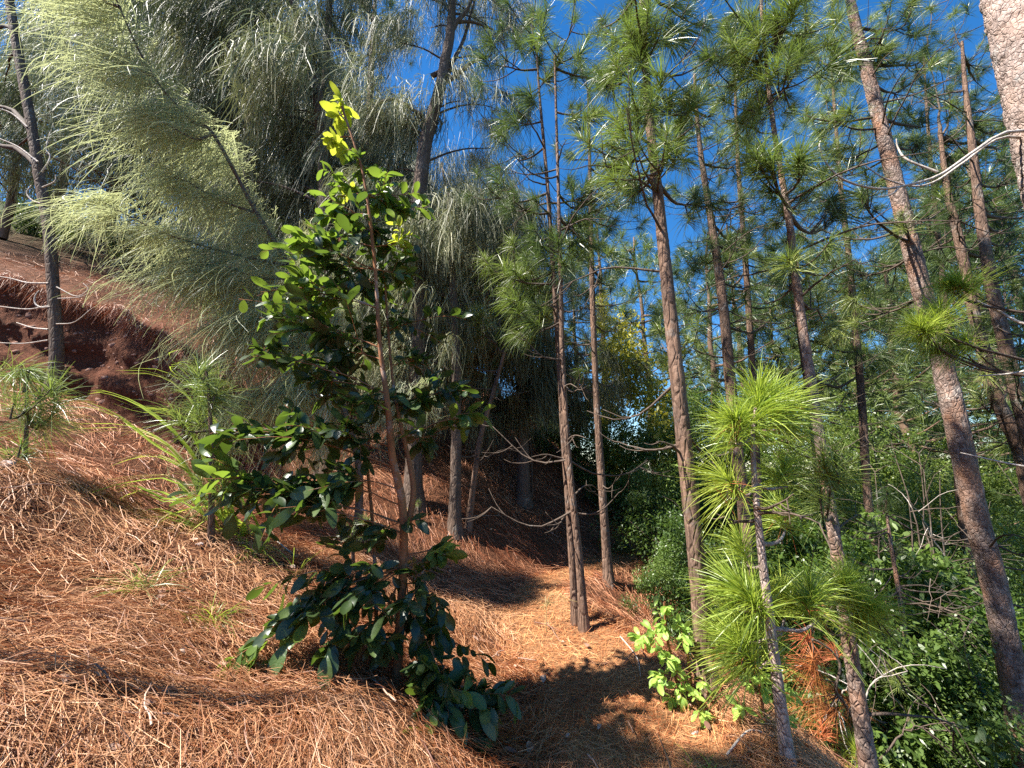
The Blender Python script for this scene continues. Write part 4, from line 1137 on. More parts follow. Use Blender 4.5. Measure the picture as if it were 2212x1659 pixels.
# background trees: dark casuarinas and pines up the hill, pines over the valley
rows = [  # x, Y, top row, kind, width
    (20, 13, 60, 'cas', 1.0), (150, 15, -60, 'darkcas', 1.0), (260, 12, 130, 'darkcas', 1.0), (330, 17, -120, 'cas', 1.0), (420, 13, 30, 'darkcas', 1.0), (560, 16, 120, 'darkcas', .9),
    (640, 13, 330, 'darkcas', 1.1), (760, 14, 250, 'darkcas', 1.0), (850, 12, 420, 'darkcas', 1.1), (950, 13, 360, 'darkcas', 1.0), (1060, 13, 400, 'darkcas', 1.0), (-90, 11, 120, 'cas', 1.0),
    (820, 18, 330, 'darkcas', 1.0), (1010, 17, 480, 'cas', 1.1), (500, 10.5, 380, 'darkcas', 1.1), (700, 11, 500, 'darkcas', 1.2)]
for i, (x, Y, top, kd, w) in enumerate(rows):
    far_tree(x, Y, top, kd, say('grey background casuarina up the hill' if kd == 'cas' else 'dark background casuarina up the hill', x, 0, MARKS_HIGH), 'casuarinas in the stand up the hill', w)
rows = [(1180, 13, 600, 'darkpine', 1), (1300, 14, 470, 'darkpine', .8), (1400, 19, 520, 'pine', .8), (1470, 15, 640, 'pine', .8), (1540, 14, 520, 'darkpine', .8), (1630, 17, 500, 'darkpine', .7), (1690, 14, 660, 'pine', .8),
        (1760, 16, 520, 'darkpine', .7), (1830, 14, 600, 'pine', .8), (1900, 18, 640, 'pine', .8), (1960, 13, 560, 'darkpine', .8), (2040, 20, 780, 'pine', .8), (2200, 14, 420, 'darkpine', .8), (2260, 17, 330, 'darkpine', .8),
        (1860, 24, 800, 'pine', 1.), (1990, 26, 900, 'pine', 1.), (1240, 17, 560, 'darkpine', .8), (1560, 22, 740, 'pine', .9), (2080, 15, 480, 'darkpine', .7)]
for x, Y, top, kd, w in rows:
    far_tree(x, Y, top, kd, say('distant pine' if kd == 'pine' else 'distant dark pine', x, top, MARKS_HIGH, ((500, 'reaching high'), (620, 'of middle height'), (9999, 'low'))), 'pines over the valley side', w)

# ------------------------------------------------------------------ shrubs of the thicket
bush(1365, 745, 95, 'yellow', 'yellow green leafy tree catching the sun beyond the thin straight pine', Y=9.2, tall=1.2, name='leafy_tree', cat='tree')
bush(1310, 680, 44, 'yellow', 'small yellow leaved tree top between the thin straight pine and the reddish pine', Y=11.5, tall=1.2, name='leafy_tree', cat='tree')
bush(1425, 850, 60, 'light', 'pale green bush against the left side of the tall reddish pine', Y=10, tall=1.1)
bush(1500, 960, 60, 'light', 'pale green bush between the tall reddish pine and the young bright pine', Y=9)
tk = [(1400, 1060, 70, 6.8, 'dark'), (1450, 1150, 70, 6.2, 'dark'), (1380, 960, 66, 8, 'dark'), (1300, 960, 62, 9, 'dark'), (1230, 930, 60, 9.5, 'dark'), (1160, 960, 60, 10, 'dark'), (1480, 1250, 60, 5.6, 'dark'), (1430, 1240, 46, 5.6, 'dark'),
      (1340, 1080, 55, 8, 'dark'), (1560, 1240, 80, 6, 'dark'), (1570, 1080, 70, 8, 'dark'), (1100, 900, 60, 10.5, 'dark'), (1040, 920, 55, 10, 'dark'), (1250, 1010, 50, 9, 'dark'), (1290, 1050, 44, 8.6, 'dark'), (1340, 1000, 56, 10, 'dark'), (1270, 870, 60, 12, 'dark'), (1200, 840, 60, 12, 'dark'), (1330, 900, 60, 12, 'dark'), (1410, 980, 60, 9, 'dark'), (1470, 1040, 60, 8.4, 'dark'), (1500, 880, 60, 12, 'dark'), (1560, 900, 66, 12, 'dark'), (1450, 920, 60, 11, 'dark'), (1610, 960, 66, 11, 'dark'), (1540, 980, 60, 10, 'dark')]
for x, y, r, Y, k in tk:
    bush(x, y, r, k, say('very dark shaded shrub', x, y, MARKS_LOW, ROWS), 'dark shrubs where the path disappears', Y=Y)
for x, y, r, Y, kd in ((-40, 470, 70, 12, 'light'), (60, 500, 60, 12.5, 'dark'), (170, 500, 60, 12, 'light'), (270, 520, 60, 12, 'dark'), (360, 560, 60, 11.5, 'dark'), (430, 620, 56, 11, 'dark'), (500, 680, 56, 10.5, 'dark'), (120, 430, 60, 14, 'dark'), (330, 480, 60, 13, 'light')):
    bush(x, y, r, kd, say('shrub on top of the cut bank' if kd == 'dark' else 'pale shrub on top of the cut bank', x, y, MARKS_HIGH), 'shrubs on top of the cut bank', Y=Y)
tk = [(1720, 1150, 80, 7.0), (1800, 1250, 80, 6.2), (1900, 1200, 90, 6.6), (1990, 1260, 90, 6.0), (2080, 1330, 90, 5.8), (1850, 1380, 90, 5.4), (1950, 1420, 90, 5.2), (2060, 1480, 100, 5.0), (2150, 1560, 100, 4.9), (1780, 1440, 70, 5.0),
      (1900, 1560, 80, 5.2), (2010, 1620, 90, 5.2), (2190, 1420, 90, 5.6), (1720, 1300, 70, 5.8), (1650, 1200, 70, 6.8), (2160, 1290, 80, 6.6), (1660, 1420, 60, 5.0), (1590, 1380, 60, 5.4), (1740, 1560, 60, 4.6), (2230, 1700, 80, 5.2), (1820, 1700, 70, 4.6), (2100, 1720, 90, 5.0), (1960, 1330, 60, 5.6), (2060, 1400, 60, 5.4), (2130, 1480, 60, 5.2)]
for x, y, r, Y in tk:
    kd = ('dark', 'broad', 'mixed', 'light', 'broad', 'mixed')[int(x * 7 + y) % 6]
    bush(x, y, r, kd, say({'dark': 'dark small leaved thicket shrub', 'broad': 'dark broad leaved thicket shrub', 'mixed': 'mid green leafy thicket shrub', 'light': 'paler green thicket shrub'}[kd], x, y, MARKS_LOW, ROWS), 'shrubs in the thicket down the right slope', Y=Y)
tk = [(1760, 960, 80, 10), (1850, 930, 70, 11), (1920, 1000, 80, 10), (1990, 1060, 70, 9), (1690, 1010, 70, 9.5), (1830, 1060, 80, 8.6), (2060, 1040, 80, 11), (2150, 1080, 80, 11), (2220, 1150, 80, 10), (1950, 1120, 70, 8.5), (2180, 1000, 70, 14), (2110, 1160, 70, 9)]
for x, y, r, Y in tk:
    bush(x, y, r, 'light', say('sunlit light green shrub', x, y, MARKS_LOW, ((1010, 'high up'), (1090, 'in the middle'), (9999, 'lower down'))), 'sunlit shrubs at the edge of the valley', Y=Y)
# bare thin stems standing in the thicket
for i, (x0, y0, x1, y1, Y) in enumerate([(1960, 1240, 1935, 990, 6.4), (1990, 1230, 1985, 980, 6.6), (2020, 1260, 1995, 1010, 6.2), (1975, 1300, 1960, 1060, 6.0), (1900, 1240, 1890, 1020, 6.6), (2040, 1290, 2030, 1030, 6.6), (1885, 1100, 1880, 900, 8), (1515, 1330, 1510, 1100, 5.8), (1090, 1020, 1085, 800, 8.4), (1150, 1060, 1142, 840, 8.2)]):
    a, b = at(x0, y0, Y), at(x1, y1, Y)
    a[2] = H(a[0], a[1]) - .1
    t = thing('bare_sapling', say('thin bare grey stem', x0, y1, MARKS_LOW, ((1000, 'taller'), (9999, 'shorter'))), 'sapling', (a[0], a[1], a[2] + .1), 'bare stems in the undergrowth')
    G = Geo(); L = limb(a, b, RNG, 0, 12, .02); o = np.array(t.location)
    G.add(*tube(L - o, np.linspace(.022, .005, 12), 6), tone=.5)
    part('stem', G.mesh('stem', M_TWIG), t)
    for q in range(7):
        s0 = L[RNG.integers(5, 12)]
        G = Geo(); G.add(*tube(limb(s0, s0 + np.array([*RNG.normal(0, .35, 2), RNG.uniform(.1, .6)]), RNG, .05, 7, .06) - o, np.linspace(.008, .002, 7), 4), tone=.5)
        part('branch', G.mesh('branch', M_TWIG), t)

# dead sticks tangled in the thicket
for i, (x0, y0, x1, y1, Y) in enumerate([(1960, 1500, 1870, 1330, 4.6), (1850, 1560, 1960, 1450, 4.5), (1900, 1640, 2060, 1560, 4.5), (2120, 1420, 2010, 1250, 5.2), (2150, 1560, 2080, 1380, 4.9), (1780, 1560, 1840, 1480, 4.1), (2080, 1640, 1980, 1500, 4.6), (2190, 1350, 2120, 1200, 5.6), (1740, 1390, 1800, 1290, 4.8), (2040, 1200, 1960, 1080, 6)]):
    a, b = at(x0, y0, Y), at(x1, y1, Y - .2)
    t = thing('dead_stick', say('grey dead thicket stick', x1, y1, MARKS_LOW, ROWS), 'stick', a, 'dead sticks in the thicket')
    G = Geo(); L = limb(a, b, RNG, .08, 12, .06)
    G.add(*tube(L - a, np.linspace(.010, .003, 12), 6), tone=.4)
    for q in range(5):
        s0 = L[RNG.integers(4, 12)]
        G.add(*tube(limb(s0, s0 + RNG.normal(0, .28, 3), RNG, .06, 7, .06) - a, np.linspace(.006, .002, 7), 4), tone=.6)
    part('stem', G.mesh('stem', M_DEADW if i % 4 == 1 else M_TWIG), t)

# ------------------------------------------------------------------ the leafy sapling in the middle and its neighbours
D, Mi, Yg = 'dark', 'mid', 'young'
leafy('leafy_sapling', 'sapling', 'tall leafy sapling with orange stem, glossy leaves and yellow new leaves on top',
      [([(855, 1490), (866, 1320), (872, 1180), (868, 1080), (850, 1000), (842, 930), (836, 860), (820, 740), (812, 600), (800, 480), (785, 380), (765, 310), (738, 230)], [22, 20, 19, 18, 17, 15, 13, 10, 8, 7, 6, 5, 3], -.15),
       ([(880, 1140), (893, 1060), (880, 980), (862, 900), (846, 800), (832, 620)], [14, 12, 10, 8, 6, 4], .12),
       ([(818, 1480), (812, 1300), (806, 1150), (790, 980), (770, 850)], [9, 9, 8, 7, 4], .2, 1)],
      [(735, 215, -.12, 4, 10, Yg, .95, 0), (728, 250, -.12, 4, 10, Yg, 1.0, 0), (720, 300, -.1, 4, 12, Yg, .95, 0), (740, 325, -.1, 3, 10, Yg, .8, 0), (770, 345, -.1, 6, 16, Mi, .7, 0),
       (790, 370, 0, 14, 26, Mi, .75, 0), (770, 410, 0, 14, 30, Mi, .8, 0), (840, 425, 0, 16, 28, Mi, .9, 0), (860, 450, .1, 10, 22, Mi, .9, 0), (735, 425, -.05, 4, 10, Yg, .6, 0), (730, 470, 0, 16, 30, Mi, .9, 0), (800, 500, .1, 18, 36, D, .9, 0), (690, 520, 0, 16, 30, Mi, 1.0, 0),
       (640, 530, -.1, 14, 24, Mi, 1.0, 0), (620, 600, -.1, 12, 24, Mi, 1.05, 0), (660, 630, 0, 18, 30, Mi, 1.05, 0), (720, 580, 0, 18, 36, D, 1.0, 0), (880, 540, 0, 8, 22, Yg, .75, 0), (860, 590, .1, 14, 30, Mi, .9, 0), (780, 620, .1, 20, 40, D, 1, 0),
       (610, 690, -.1, 12, 24, Mi, 1, 0), (680, 720, -.1, 18, 30, D, 1.05, 0), (570, 770, -.1, 14, 24, D, 1, 0), (740, 760, 0, 18, 34, D, 1, 0), (690, 820, 0, 18, 30, D, 1, 0), (880, 700, .1, 14, 34, D, .9, 1), (920, 780, .2, 16, 34, D, .9, 1), (960, 850, .2, 14, 30, D, .95, 1), (1005, 905, .1, 9, 18, Mi, 1.1, 1), (900, 870, .1, 16, 30, D, 1, 1), (930, 940, .1, 12, 24, D, 1, 1),
       (800, 880, -.1, 16, 30, D, 1, 0), (520, 925, -.15, 14, 26, D, 1.05, 0), (590, 940, -.1, 20, 30, D, 1.05, 0), (660, 930, -.1, 22, 34, D, 1.05, 0), (730, 940, -.05, 18, 30, D, 1, 0), (500, 1040, -.2, 12, 22, Mi, 1.15, 0), (545, 1060, -.2, 16, 26, D, 1.15, 0), (600, 1085, -.2, 18, 26, D, 1.15, 0), (660, 1040, -.1, 20, 32, D, 1.05, 0), (740, 1030, -.1, 16, 26, D, 1.1, 0),
       (820, 1140, 0, 12, 22, D, 1, 0), (955, 1185, 0, 7, 14, Mi, 1.0, 0), (935, 1200, 0, 8, 18, D, .95, 0), (560, 1400, -.25, 12, 18, Mi, 1.2, 0), (620, 1340, -.2, 16, 24, D, 1.1, 0), (660, 1330, -.2, 18, 26, D, 1.1, 0), (710, 1240, -.1, 16, 24, D, 1.05, 0), (760, 1300, -.15, 20, 30, D, 1.1, 0), (730, 1360, -.2, 14, 22, D, 1.1, 0),
       (800, 1250, -.1, 16, 28, D, 1.05, 0), (830, 1330, -.1, 16, 26, D, 1.1, 0), (800, 1400, -.1, 14, 26, D, 1.1, 0), (910, 1260, 0, 16, 26, D, 1, 0), (930, 1330, 0, 18, 26, D, 1, 0), (900, 1400, 0, 16, 26, D, 1, 0), (960, 1380, .1, 12, 22, D, 1, 0)],
      2.6, None, .115, 301, twigr=.0045, spk=1.6, nk=3.8)
leafy('shrub', 'shrub', 'low dark glossy shrub with big oval leaves at the foot of the leafy sapling',
      [([(955, 1640), (960, 1580), (965, 1500)], [10, 8, 5], 0), ([(960, 1640), (985, 1560), (1010, 1500)], [8, 7, 4], 0, 1)],
      [(930, 1440, 0, 12, 24, D, 1, 0), (960, 1480, 0, 16, 30, D, 1.05, 0), (1000, 1450, .1, 14, 28, D, .9, 1), (1030, 1490, .1, 14, 26, D, 1, 1), (1060, 1520, .1, 12, 22, D, 1.1, 1), (940, 1530, -.1, 14, 24, D, 1.15, 0), (990, 1540, 0, 18, 30, D, 1.1, 1), (915, 1500, -.1, 10, 20, Mi, 1.0, 0),
       (1020, 1580, 0, 14, 24, D, 1.15, 1), (950, 1590, -.1, 12, 20, D, 1.1, 0), (1000, 1620, -.1, 8, 16, D, 1.2, 1), (930, 1640, -.1, 8, 16, D, 1.0, 0)],
      2.42, None, .125, 302, twigr=.0035, hang=.3, spk=1.5, nk=2.2)
leafy('shrub', 'shrub', 'bright lime green small leaved shrub in full sun left of the tall reddish pine',
      [([(1480, 1530), (1455, 1440), (1440, 1370), (1435, 1300)], [8, 7, 5, 3], -.1), ([(1500, 1530), (1490, 1450), (1480, 1380)], [6, 5, 3], -.1, 1)],
      [(1435, 1312, -.1, 14, 10, 'lime', .8, 0), (1400, 1360, -.1, 22, 14, 'lime', 1, 0), (1430, 1350, -.1, 24, 16, 'lime', 1, 0), (1465, 1345, -.1, 20, 14, 'lime', 1, 1), (1480, 1380, -.1, 14, 12, 'lime', 1, 1), (1390, 1385, -.1, 14, 10, 'lime', 1, 0), (1425, 1410, -.1, 22, 16, 'lime', 1, 0),
       (1455, 1430, -.1, 22, 16, 'lime', 1, 0), (1420, 1460, -.1, 18, 12, 'lime', 1, 0), (1460, 1480, -.1, 18, 14, 'lime', 1, 0), (1445, 1510, -.1, 12, 12, 'lime', 1, 0), (1520, 1480, -.2, 16, 12, 'lime', 1, 1), (1500, 1500, -.2, 12, 12, 'lime', 1, 1), (1530, 1550, -.3, 10, 12, 'lime', .9, 1)],
      3.0, None, .066, 303, twigr=.002, spk=1.7, nk=1.25)
leafy('shrub', 'shrub', 'sparse pale green seedling shrub left of the young bright pine stem',
      [([(1680, 1640), (1655, 1560), (1640, 1480)], [6, 5, 3], 0), ([(1620, 1620), (1612, 1560), (1606, 1520)], [4, 4, 2], -.1, 1)],
      [(1645, 1470, 0, 14, 12, 'lime', 1, 0), (1620, 1480, 0, 10, 10, 'lime', 1, 0), (1690, 1480, .1, 12, 12, 'lime', 1, 0), (1710, 1500, .1, 8, 10, 'lime', .9, 0), (1607, 1530, -.1, 10, 9, 'lime', 1, 1), (1650, 1560, 0, 12, 12, 'lime', 1, 0), (1630, 1590, 0, 8, 10, 'lime', 1, 0), (1660, 1590, 0, 8, 9, 'lime', 1, 0), (1695, 1560, .1, 6, 8, 'lime', 1, 0)],
      2.75, None, .07, 304, twigr=.0025, spk=1.2, nk=1.2)

# the broad leaved tree standing beside the camera, whose crown dapples the lower path
_bx = np.array([-4.5, 0.8, H(-4.5, 0.8)])
t = thing('leafy_tree', 'slim broad leaved tree left of the viewpoint, its crown dappling the lower path', 'tree', _bx)
_tp = catmull([_bx - [0, 0, .12], _bx + [.05, 0, 2], _bx + [.25, .1, 4], [-4.1, 1.05, 7.0]], 8)
part('trunk', trunk_mesh(_tp - _bx, [.07, .06, .045, .015], M_BARK_S, 12, 60), t)
for q, (dx, dy, dz, rm) in enumerate(((0, -.38, 0, .55), (-.5, -.2, .3, .5), (.3, -.6, .5, .5))):
    part('crown', CROWN['broad'][q % 3], t, M=Matrix.Translation(np.array([-4.1 + dx, 1.05 + dy, 7.0 + dz]) - _bx) @ Matrix.Rotation(q * 2.1, 4, 'Z') @ Matrix.Scale(rm, 4))

# ------------------------------------------------------------------ cane grass, dead branch, cones, stones, twigs
def blade(P, w, mat):
    Pc = catmull(P, 14); T = unit(np.gradient(Pc, axis=0)); S = unit(np.cross(T, [0, 0, 1.0]))
    t = np.linspace(0, 1, 14); ww = w * np.minimum(1, np.minimum(t * 6 + .4, (1 - t) * 2.2 + .03))
    up = np.cross(S, T)
    V = np.stack([Pc - S * ww[:, None] * .5 + up * ww[:, None] * .12, Pc, Pc + S * ww[:, None] * .5 + up * ww[:, None] * .12], 1).reshape(-1, 3)
    Q = [(a * 3 + b, a * 3 + b + 1, a * 3 + b + 4, a * 3 + b + 3) for a in range(13) for b in range(2)]
    return make_mesh('blade', V, Q, None, np.full(len(V), RNG.random()), mat)
def cane_grass():
    b = ground_hit(520, 1130)
    t = thing('cane_grass', 'clump of long arching bright green grass blades leaning left on the slope', 'grass clump', b)
    Y = b[1]
    specs = [[(480, 1150), (400, 1010), (330, 960), (250, 900), (150, 862)], [(470, 1140), (390, 990), (300, 930), (190, 925), (120, 932)], [(490, 1100), (460, 960), (400, 850), (330, 805), (250, 800)], [(500, 1100), (465, 930), (420, 840), (370, 792), (400, 785)],
             [(470, 1150), (380, 1040), (280, 1040), (200, 1060), (150, 1080)], [(500, 1160), (420, 1100), (320, 1060), (230, 1100), (160, 1140)], [(520, 1180), (440, 1150), (350, 1160), (300, 1165)], [(520, 1170), (470, 1100), (400, 1100), (330, 1130), (270, 1180)],
             [(520, 1160), (560, 1070), (600, 1050), (660, 1050)], [(510, 1160), (440, 1080), (360, 1080), (290, 1050), (235, 1060)], [(540, 1150), (500, 1040), (420, 1000), (340, 1000)], [(500, 1150), (480, 1000), (470, 920), (440, 900), (395, 935)],
             [(530, 1180), (480, 1170), (420, 1180), (370, 1200)], [(560, 1150), (520, 1090), (440, 1120), (380, 1160)], [(480, 1120), (420, 1030), (345, 985), (290, 985), (240, 1000)],
             [(490, 1130), (430, 970), (380, 900), (300, 890), (240, 870)], [(500, 1120), (400, 960), (310, 880), (230, 845), (190, 845)], [(470, 1160), (370, 1120), (300, 1120), (210, 1135)], [(500, 1170), (430, 1140), (340, 1100), (280, 1110)]]
    o = np.array(b)
    for i in range(62):
        s = specs[i % len(specs)]
        dz = RNG.normal(0, 12, 2) if i >= len(specs) else (0, 0)
        n = len(s)
        y0 = Y + RNG.normal(-.4, .12)
        P = [at(x + dz[0] * (k / n), y + dz[1] * (k / n), y0 - .25 * (k / n) * (i % 3)) for k, (x, y) in enumerate(s)]
        st = b + np.array([*RNG.normal(0, .12, 2), 0]); st[2] = H(st[0], st[1]) - .03
        part('blade', blade(np.vstack([st, P]) - o, RNG.uniform(.017, .035) * Y / 3.2, M_GRASS if RNG.random() < .82 else M_DRYG), t)
cane_grass()
def tuft_grass(px, py, label, n, L, mat, cat='grass tuft', spread=1.0):
    b = ground_hit(px, py)
    t = thing('grass_tuft', label, cat, b)
    V_, Q_, A_ = [], [], []
    D = unit(RNG.normal(size=(n, 3)) * np.array([1, 1, .4]) * spread + np.array([-.3, -.3, .55]))
    Ln = L * RNG.uniform(.5, 1.1, n); tt = np.linspace(0, 1, 5)
    C = RNG.normal(0, .03, (n, 1, 3)) * np.array([1, 1, 0.1]) + D[:, None] * (Ln[:, None] * tt)[:, :, None]
    C[:, :, 2] -= .45 * Ln[:, None] * tt ** 2
    V, Q = ribbons(C, perp(D, RNG), .005 * np.array([1, 1, .9, .6, .2]))
    part('blades', make_mesh('blades', V, Q, None, np.repeat(RNG.random(n), 10), mat), t, kind='stuff')
tuft_grass(545, 1195, 'fine green grass tuft under the cane grass', 120, .3, M_PINE_B)
tuft_grass(300, 1275, 'faded green grass tuft lying in the open needle slope', 220, .34, M_PINE_W)
tuft_grass(455, 1345, 'small yellowish grass tuft halfway down the open slope', 160, .26, M_PINE_B)
tuft_grass(640, 1240, 'tall thin grass tuft with two long blades left of the sapling', 26, .55, M_GRASS)
tuft_grass(1185, 1310, 'pale green grass tuft in the middle of the path', 60, .2, M_DRYG)
tuft_grass(1520, 1670, 'short green grass tuft at the lower path edge', 60, .2, M_PINE_B)

def dead_pine_branch():
    b = ground_hit(1790, 1500)
    Y = 3.55
    o = at(1855, 1560, Y); o[2] = H(o[0], o[1])
    t = thing('dead_branch', 'dead pine branch with drooping rust brown needle tufts right of the young pine', 'dead branch', o)
    main = catmull([o, at(1858, 1610, Y), at(1850, 1570, Y), at(1825, 1520, Y), at(1805, 1490, Y), at(1815, 1440, Y), at(1800, 1410, Y), at(1775, 1390, Y), at(1755, 1380, Y)], 40)
    G = Geo(); G.add(*tube(main - o, np.linspace(.014, .007, 40), 8), tone=.6)
    part('stem', G.mesh('stem', M_TWIG), t)
    for px, py, s in ((1745, 1405, .9), (1755, 1440, .9), (1735, 1455, .8), (1805, 1425, .6), (1765, 1490, .8), (1800, 1510, .9), (1770, 1545, .9), (1805, 1560, .95), (1740, 1540, .75), (1840, 1545, .7), (1775, 1590, .7)):
        p = at(px, py - 22, Y + RNG.normal(0, .08))
        G = Geo(); j = int(np.argmin(np.linalg.norm(main - p, axis=1))); G.add(*tube(limb(main[j], p, RNG, .05, 6, .04) - o, np.linspace(.005, .003, 6), 5), tone=.6)
        part('twig', G.mesh('twig', M_TWIG), t)
        part('needle_tuft', TUFT['dead'][int(RNG.integers(1, 4))][int(RNG.integers(3))], t, M=rotz(math.pi + RNG.normal(0, 1.0), p - o, .95 * s, (RNG.normal(0, .25), RNG.normal(.35, .3))))
dead_pine_branch()

def cone_mesh():
    G = Geo(); v0 = np.array([(0, 0, 0), (.55, -.35, .1), (1, 0, .35), (.55, .35, .1), (.6, 0, -.1)]); f = [(0, 1, 2), (0, 2, 3), (0, 4, 1), (0, 3, 4), (1, 4, 2), (4, 3, 2)]
    for k in range(64):
        z = k / 64; a = k * 2.39996; r = .55 * math.sin(math.pi * (z * .85 + .12)) 
        M = Matrix.Rotation(a, 3, 'Z') @ Matrix.Rotation(-.4 - .9 * z, 3, 'Y')
        G.add((v0 * .62 * (1 - .45 * z)) @ np.array(M).T + np.array([r * .5 * math.cos(a), r * .5 * math.sin(a), z * 1.5 - .75]), None, f, RNG.random())
    return G.mesh('scales', M_CONE, smooth=False)
CONE = cone_mesh()
for px, py, s, lab in ((410, 1600, .036, 'open pine cone on the needle slope at the bottom, largest'), (300, 1185, .03, 'pine cone on the upper needle slope below the cane grass'), (345, 1175, .028, 'pine cone nearest the cane grass blades'),
                       (245, 1283, .03, 'pine cone lying by the faded grass tuft'), (1240, 1520, .03, 'pine cone in the dappled shade on the path'), (690, 1560, .034, 'pine cone in the shade below the sapling branches')):
    p = ground_hit(px, py)
    t = thing('pine_cone', lab, 'pine cone', p)
    part('scales', CONE, t, M=Matrix.Translation((0, 0, s * .7)) @ Matrix.Rotation(RNG.uniform(0, 6), 4, 'Z') @ Matrix.Rotation(1.35, 4, 'X') @ Matrix.Scale(s, 4))
for px, py, s, lab in ((12, 1012, .06, 'pale pink stone at the left edge under the small young pine'), (325, 1520, .025, 'small pale stone on the lower needle slope'), (430, 1180, .035, 'brownish stone under the tip of the cane grass'), (1500, 1590, .03, 'small pale stone at the lit edge of the path')):
    v, f = pebble(RNG, (1, .7, .8))
    p = ground_hit(px, py)
    o = bpy.data.objects.new('rock', make_mesh('rock', v * s, None, f, np.full(len(v), .6), M_ROCK, smooth=False)); link(o)
    o.location = p + np.array([0, 0, s * .35]); tag(o, lab, 'rock')
def twig(pts, w, label, mat, lift=0.02):
    P = []
    for q in pts:
        p = ground_hit(q[0], q[1]); p = p + np.array([0, 0, lift + (q[2] if len(q) > 2 else 0)]); P.append(p)
    P = catmull(P, 24); o = P[0].copy()
    G = Geo(); G.add(*tube(P - o, np.linspace(w, w * .45, 24), 6), tone=.6)
    ob = bpy.data.objects.new('fallen_twig', G.mesh('fallen_twig', mat)); link(ob); ob.location = o
    tag(ob, label, 'twig')
twig([(330, 1330), (430, 1275, .05), (520, 1240, .06), (610, 1235, .02)], .004, 'long thin arched twig across the open needle slope', M_TWIG)
twig([(480, 1350), (530, 1310, .05), (590, 1265, .05), (640, 1330)], .004, 'bent thin twig beside the drooping sapling branch', M_TWIG)
twig([(560, 1390), (540, 1340, .03), (525, 1290)], .004, 'short straight twig on the slope by the sapling branch tip', M_TWIG)
twig([(1340, 1380), (1375, 1430, .02), (1385, 1470)], .006, 'short pale twig on the lit path edge under the pine pair', M_DEADW)
twig([(1455, 1690), (1440, 1650, .02), (1420, 1590)], .005, 'dark twig in the dappled shade on the lower path', M_TWIG)
twig([(960, 1170), (1000, 1130, .05), (1080, 1120, .03)], .004, 'thin pale twig lying on the shaded bank', M_DEADW)
twig([(1570, 1640), (1620, 1600, .03), (1670, 1600)], .007, 'grey twig at the edge of the path near the young bright pine', M_DEADW)
twig([(640, 1210), (600, 1190, .05), (570, 1150)], .008, 'pale bent stick under the cane grass', M_DEADW)
# dry seed head beside the pair of pines
b = ground_hit(1180, 1370)
t = thing('dry_grass_stalk', 'dry nodding grass stalk standing left of the pine pair', 'grass stalk', b)
G = Geo(); L = catmull([b, at(1181, 1310, b[1]), at(1190, 1285, b[1]), at(1215, 1290, b[1]), at(1235, 1320, b[1])], 18); G.add(*tube(L - b, np.linspace(.004, .0015, 18), 5), tone=.6)
part('stalk', G.mesh('stalk', M_DRYG), t)
for q in range(9):
    G = Geo(); s0 = L[6 + q]; G.add(*tube(limb(s0, s0 + np.array([RNG.normal(.05, .05), RNG.normal(0, .04), -.08]), RNG, .1, 5, .02) - b, np.linspace(.002, .001, 5), 4), tone=.5)
    part('spikelet', G.mesh('spikelet', M_DRYG), t)

# ------------------------------------------------------------------ fallen needles: one mass of litter over the slope
def litter(name, label, mat, xy, yaw, L, width, lift, K, el_sd, rng):
    n = len(xy)
    el = rng.normal(.03, el_sd, n)
    Ln = L * rng.uniform(.5, 1.15, n)
    d = np.stack([np.cos(yaw), np.sin(yaw)], -1)
    sd = np.stack([-d[:, 1], d[:, 0]], -1)
    t = np.linspace(-.5, .5, K)
    bend = rng.normal(0, .10, n)
    X = xy[:, None] + d[:, None] * (Ln[:, None] * t)[:, :, None] + sd[:, None] * ((bend * Ln)[:, None] * (t * t * 4))[:, :, None]
    Z = H(X[:, :, 0], X[:, :, 1])
    hgt = (rng.random(n) ** 1.8 * lift + .004)
    Z = Z + hgt[:, None] + np.maximum(-.6 * hgt[:, None], np.sin(el)[:, None] * Ln[:, None] * t) + rng.normal(0, .02, n)[:, None] * (t * t * 4)
    C = np.concatenate([X, Z[:, :, None]], 2)
    D = unit(C[:, -1] - C[:, 0])
    W = unit(np.cross(D, np.array([0, 0, 1.0]) + rng.normal(0, .6, (n, 3))))
    V, Q = ribbons(C, W, width[:, None] * np.interp(t, [-.5, 0, .5], [.8, 1, .5])[None])
    tone = np.clip(rng.beta(1.0, 1.5, n) + .3 * np.sin(xy[:, 0] * 1.3 + 2) * np.sin(xy[:, 1] * 1.7) + .1 * np.sin(xy[:, 0] * 4 + xy[:, 1] * 5), 0, 1)
    o = bpy.data.objects.new(name, make_mesh(name, V, Q, None, np.repeat(tone, 2 * K), mat)); link(o)
    return tag(o, label, 'pine needles', kind='stuff')

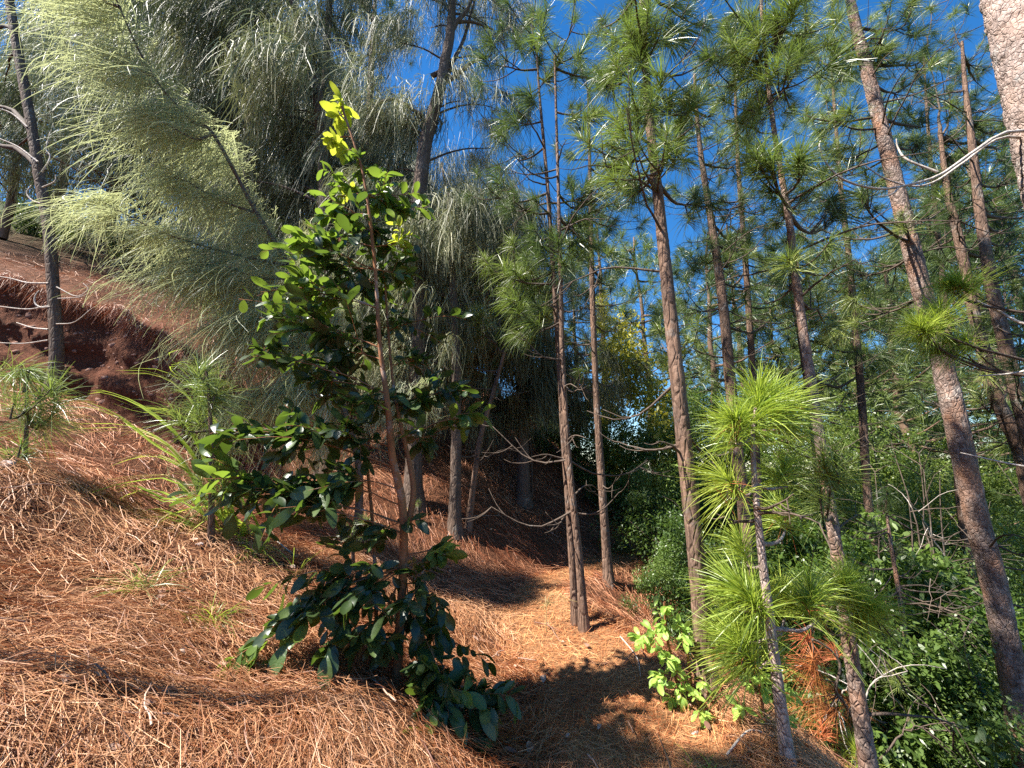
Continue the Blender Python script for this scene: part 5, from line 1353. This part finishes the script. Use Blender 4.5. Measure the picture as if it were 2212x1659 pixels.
def fan(n, r0, r1, a0, a1, rng):
    r = np.exp(rng.uniform(math.log(r0), math.log(r1), n)); a = np.radians(rng.uniform(a0, a1, n))
    return np.stack([r * np.sin(a), r * np.cos(a)], -1), r
rng = np.random.default_rng(5)
def zone(pts):
    s, k = path_s(pts[:, 0], pts[:, 1])
    w = 0.64 - 0.34 * sstep(3.6, 5.2, PATH[k, 1])
    return s, w
def flow(p):
    n = normal_at(p[:, 0], p[:, 1], .25)
    a = np.arctan2(n[:, 1], n[:, 0])
    return a + .55 * np.sin(p[:, 0] * 1.9 + 1.3 * np.sin(p[:, 1] * 1.4)) + .35 * np.sin(p[:, 1] * 3.1 + p[:, 0] * 2.2)
for nm, n, r0, r1, K, lab in (('needle_litter', 270000, .7, 4.6, 3, 'thick mat of fallen rust and straw coloured pine needles over the near slope'),
                              ('needle_litter', 130000, 4.6, 17, 2, 'mat of fallen needles on the shaded hillside and hump behind the sapling')):
    pts, rr = fan(n, r0, r1, -66, 60, rng)
    s, w = zone(pts)
    bankz = (pts[:, 0] < -5) & (pts[:, 1] > 7.2) & (pts[:, 1] < 8.15)
    keep = ((s > w * .7) | (s < -w * .85)) & (s > -4.5) & ~bankz
    pts, rr = pts[keep], rr[keep]
    m = len(pts)
    # the mat is uneven: thick drifts, thin hollows where the dark soil shows
    den = .5 + .5 * np.sin(pts[:, 0] * 5.1 + 2 * np.sin(pts[:, 1] * 3.7)) * np.sin(pts[:, 1] * 4.3 + 2 * np.sin(pts[:, 0] * 2.9 + 1))
    kp = rng.random(m) < .22 + .78 * den
    pts, rr = pts[kp], rr[kp]; m = len(pts)
    litter(nm, lab, M_LITTER, pts, flow(pts) + rng.normal(0, .5, m) * np.where(rng.random(m) < .3, 3, 1), .18 * np.clip(.85 + .05 * rr, .9, 1.5), np.clip(.0011 + .0006 * rr, .0017, .008), .075, K, .17, rng)
pts, rr = fan(150000, .8, 12, -30, 52, rng)
s, w = zone(pts)
keep = np.abs(s) < w * 1.05
pts, rr = pts[keep], rr[keep]
litter('path_litter', 'finer golden brown trodden pine needles covering the path', M_LITTER_P, pts, rng.uniform(0, 6.28, len(pts)) * .5 + flow(pts), .16 * np.clip(.85 + .05 * rr, .9, 1.4), np.clip(.0011 + .0005 * rr, .0017, .006), .02, 3, .06, rng)

# needles hanging over the lip of the cut bank
m = 5000
x = RNG.uniform(-14, -4.9, m)
P0 = bank_pt(x, np.full(m, 1.0)) + RNG.normal(0, .03, (m, 3)) + np.array([0, -.03, .02])
Ln = RNG.uniform(.12, .45, m); tt = np.linspace(0, 1, 4)
C = P0[:, None] + np.stack([RNG.normal(0, .35, m), RNG.uniform(-.55, -.05, m), RNG.uniform(-.2, .3, m)], -1)[:, None] * (Ln[:, None] * tt)[:, :, None]
C[:, :, 2] -= (Ln * RNG.uniform(.5, 1.1, m))[:, None] * tt[None] ** 1.5
V, Q = ribbons(C, perp(np.tile([0, 0, 1.0], (m, 1)), RNG), .007 * np.array([1, 1, .9, .4]))
o = bpy.data.objects.new('needle_litter', make_mesh('needle_litter', V, Q, None, np.repeat(RNG.beta(1, 1.6, m), 8), M_LITTER)); link(o)
tag(o, 'fringe of fallen needles hanging over the lip of the cut bank', 'pine needles', kind='stuff')
# bits in the litter: broken twigs, bark flakes, dry leaves
G = Geo()
pts, rr = fan(420, .9, 9, -64, 56, rng)
zz = H(pts[:, 0], pts[:, 1]); nn = normal_at(pts[:, 0], pts[:, 1])
for q in range(len(pts)):
    if zone(pts[q:q + 1])[0][0] < -1.6: continue
    p = np.array([pts[q, 0], pts[q, 1], zz[q] + .05])
    a = rng.uniform(0, 6.28); d = np.array([math.cos(a), math.sin(a), 0]); d = unit(d - nn[q] * (d @ nn[q]))
    if q % 3 == 0:
        L = limb(p, p + d * rng.uniform(.1, .45), rng, .06, 6, .08)
        G.add(*tube(L, np.linspace(.005, .002, 6), 5), tone=rng.random())
    else:
        v, qd = LEAFSHAPES[q % 6]
        M = frame(d, unit(nn[q] + rng.normal(0, .35, 3)), p, rng.uniform(.03, .075))
        G.add(v * np.array([1, 1.3, 1]) @ M[:3, :3].T + M[:3, 3], qd, None, rng.random())
o = bpy.data.objects.new('forest_litter', G.mesh('forest_litter', M_BITS)); link(o)
tag(o, 'scattered broken twigs, bark flakes and dry leaves in the needle mat', 'litter', kind='stuff')
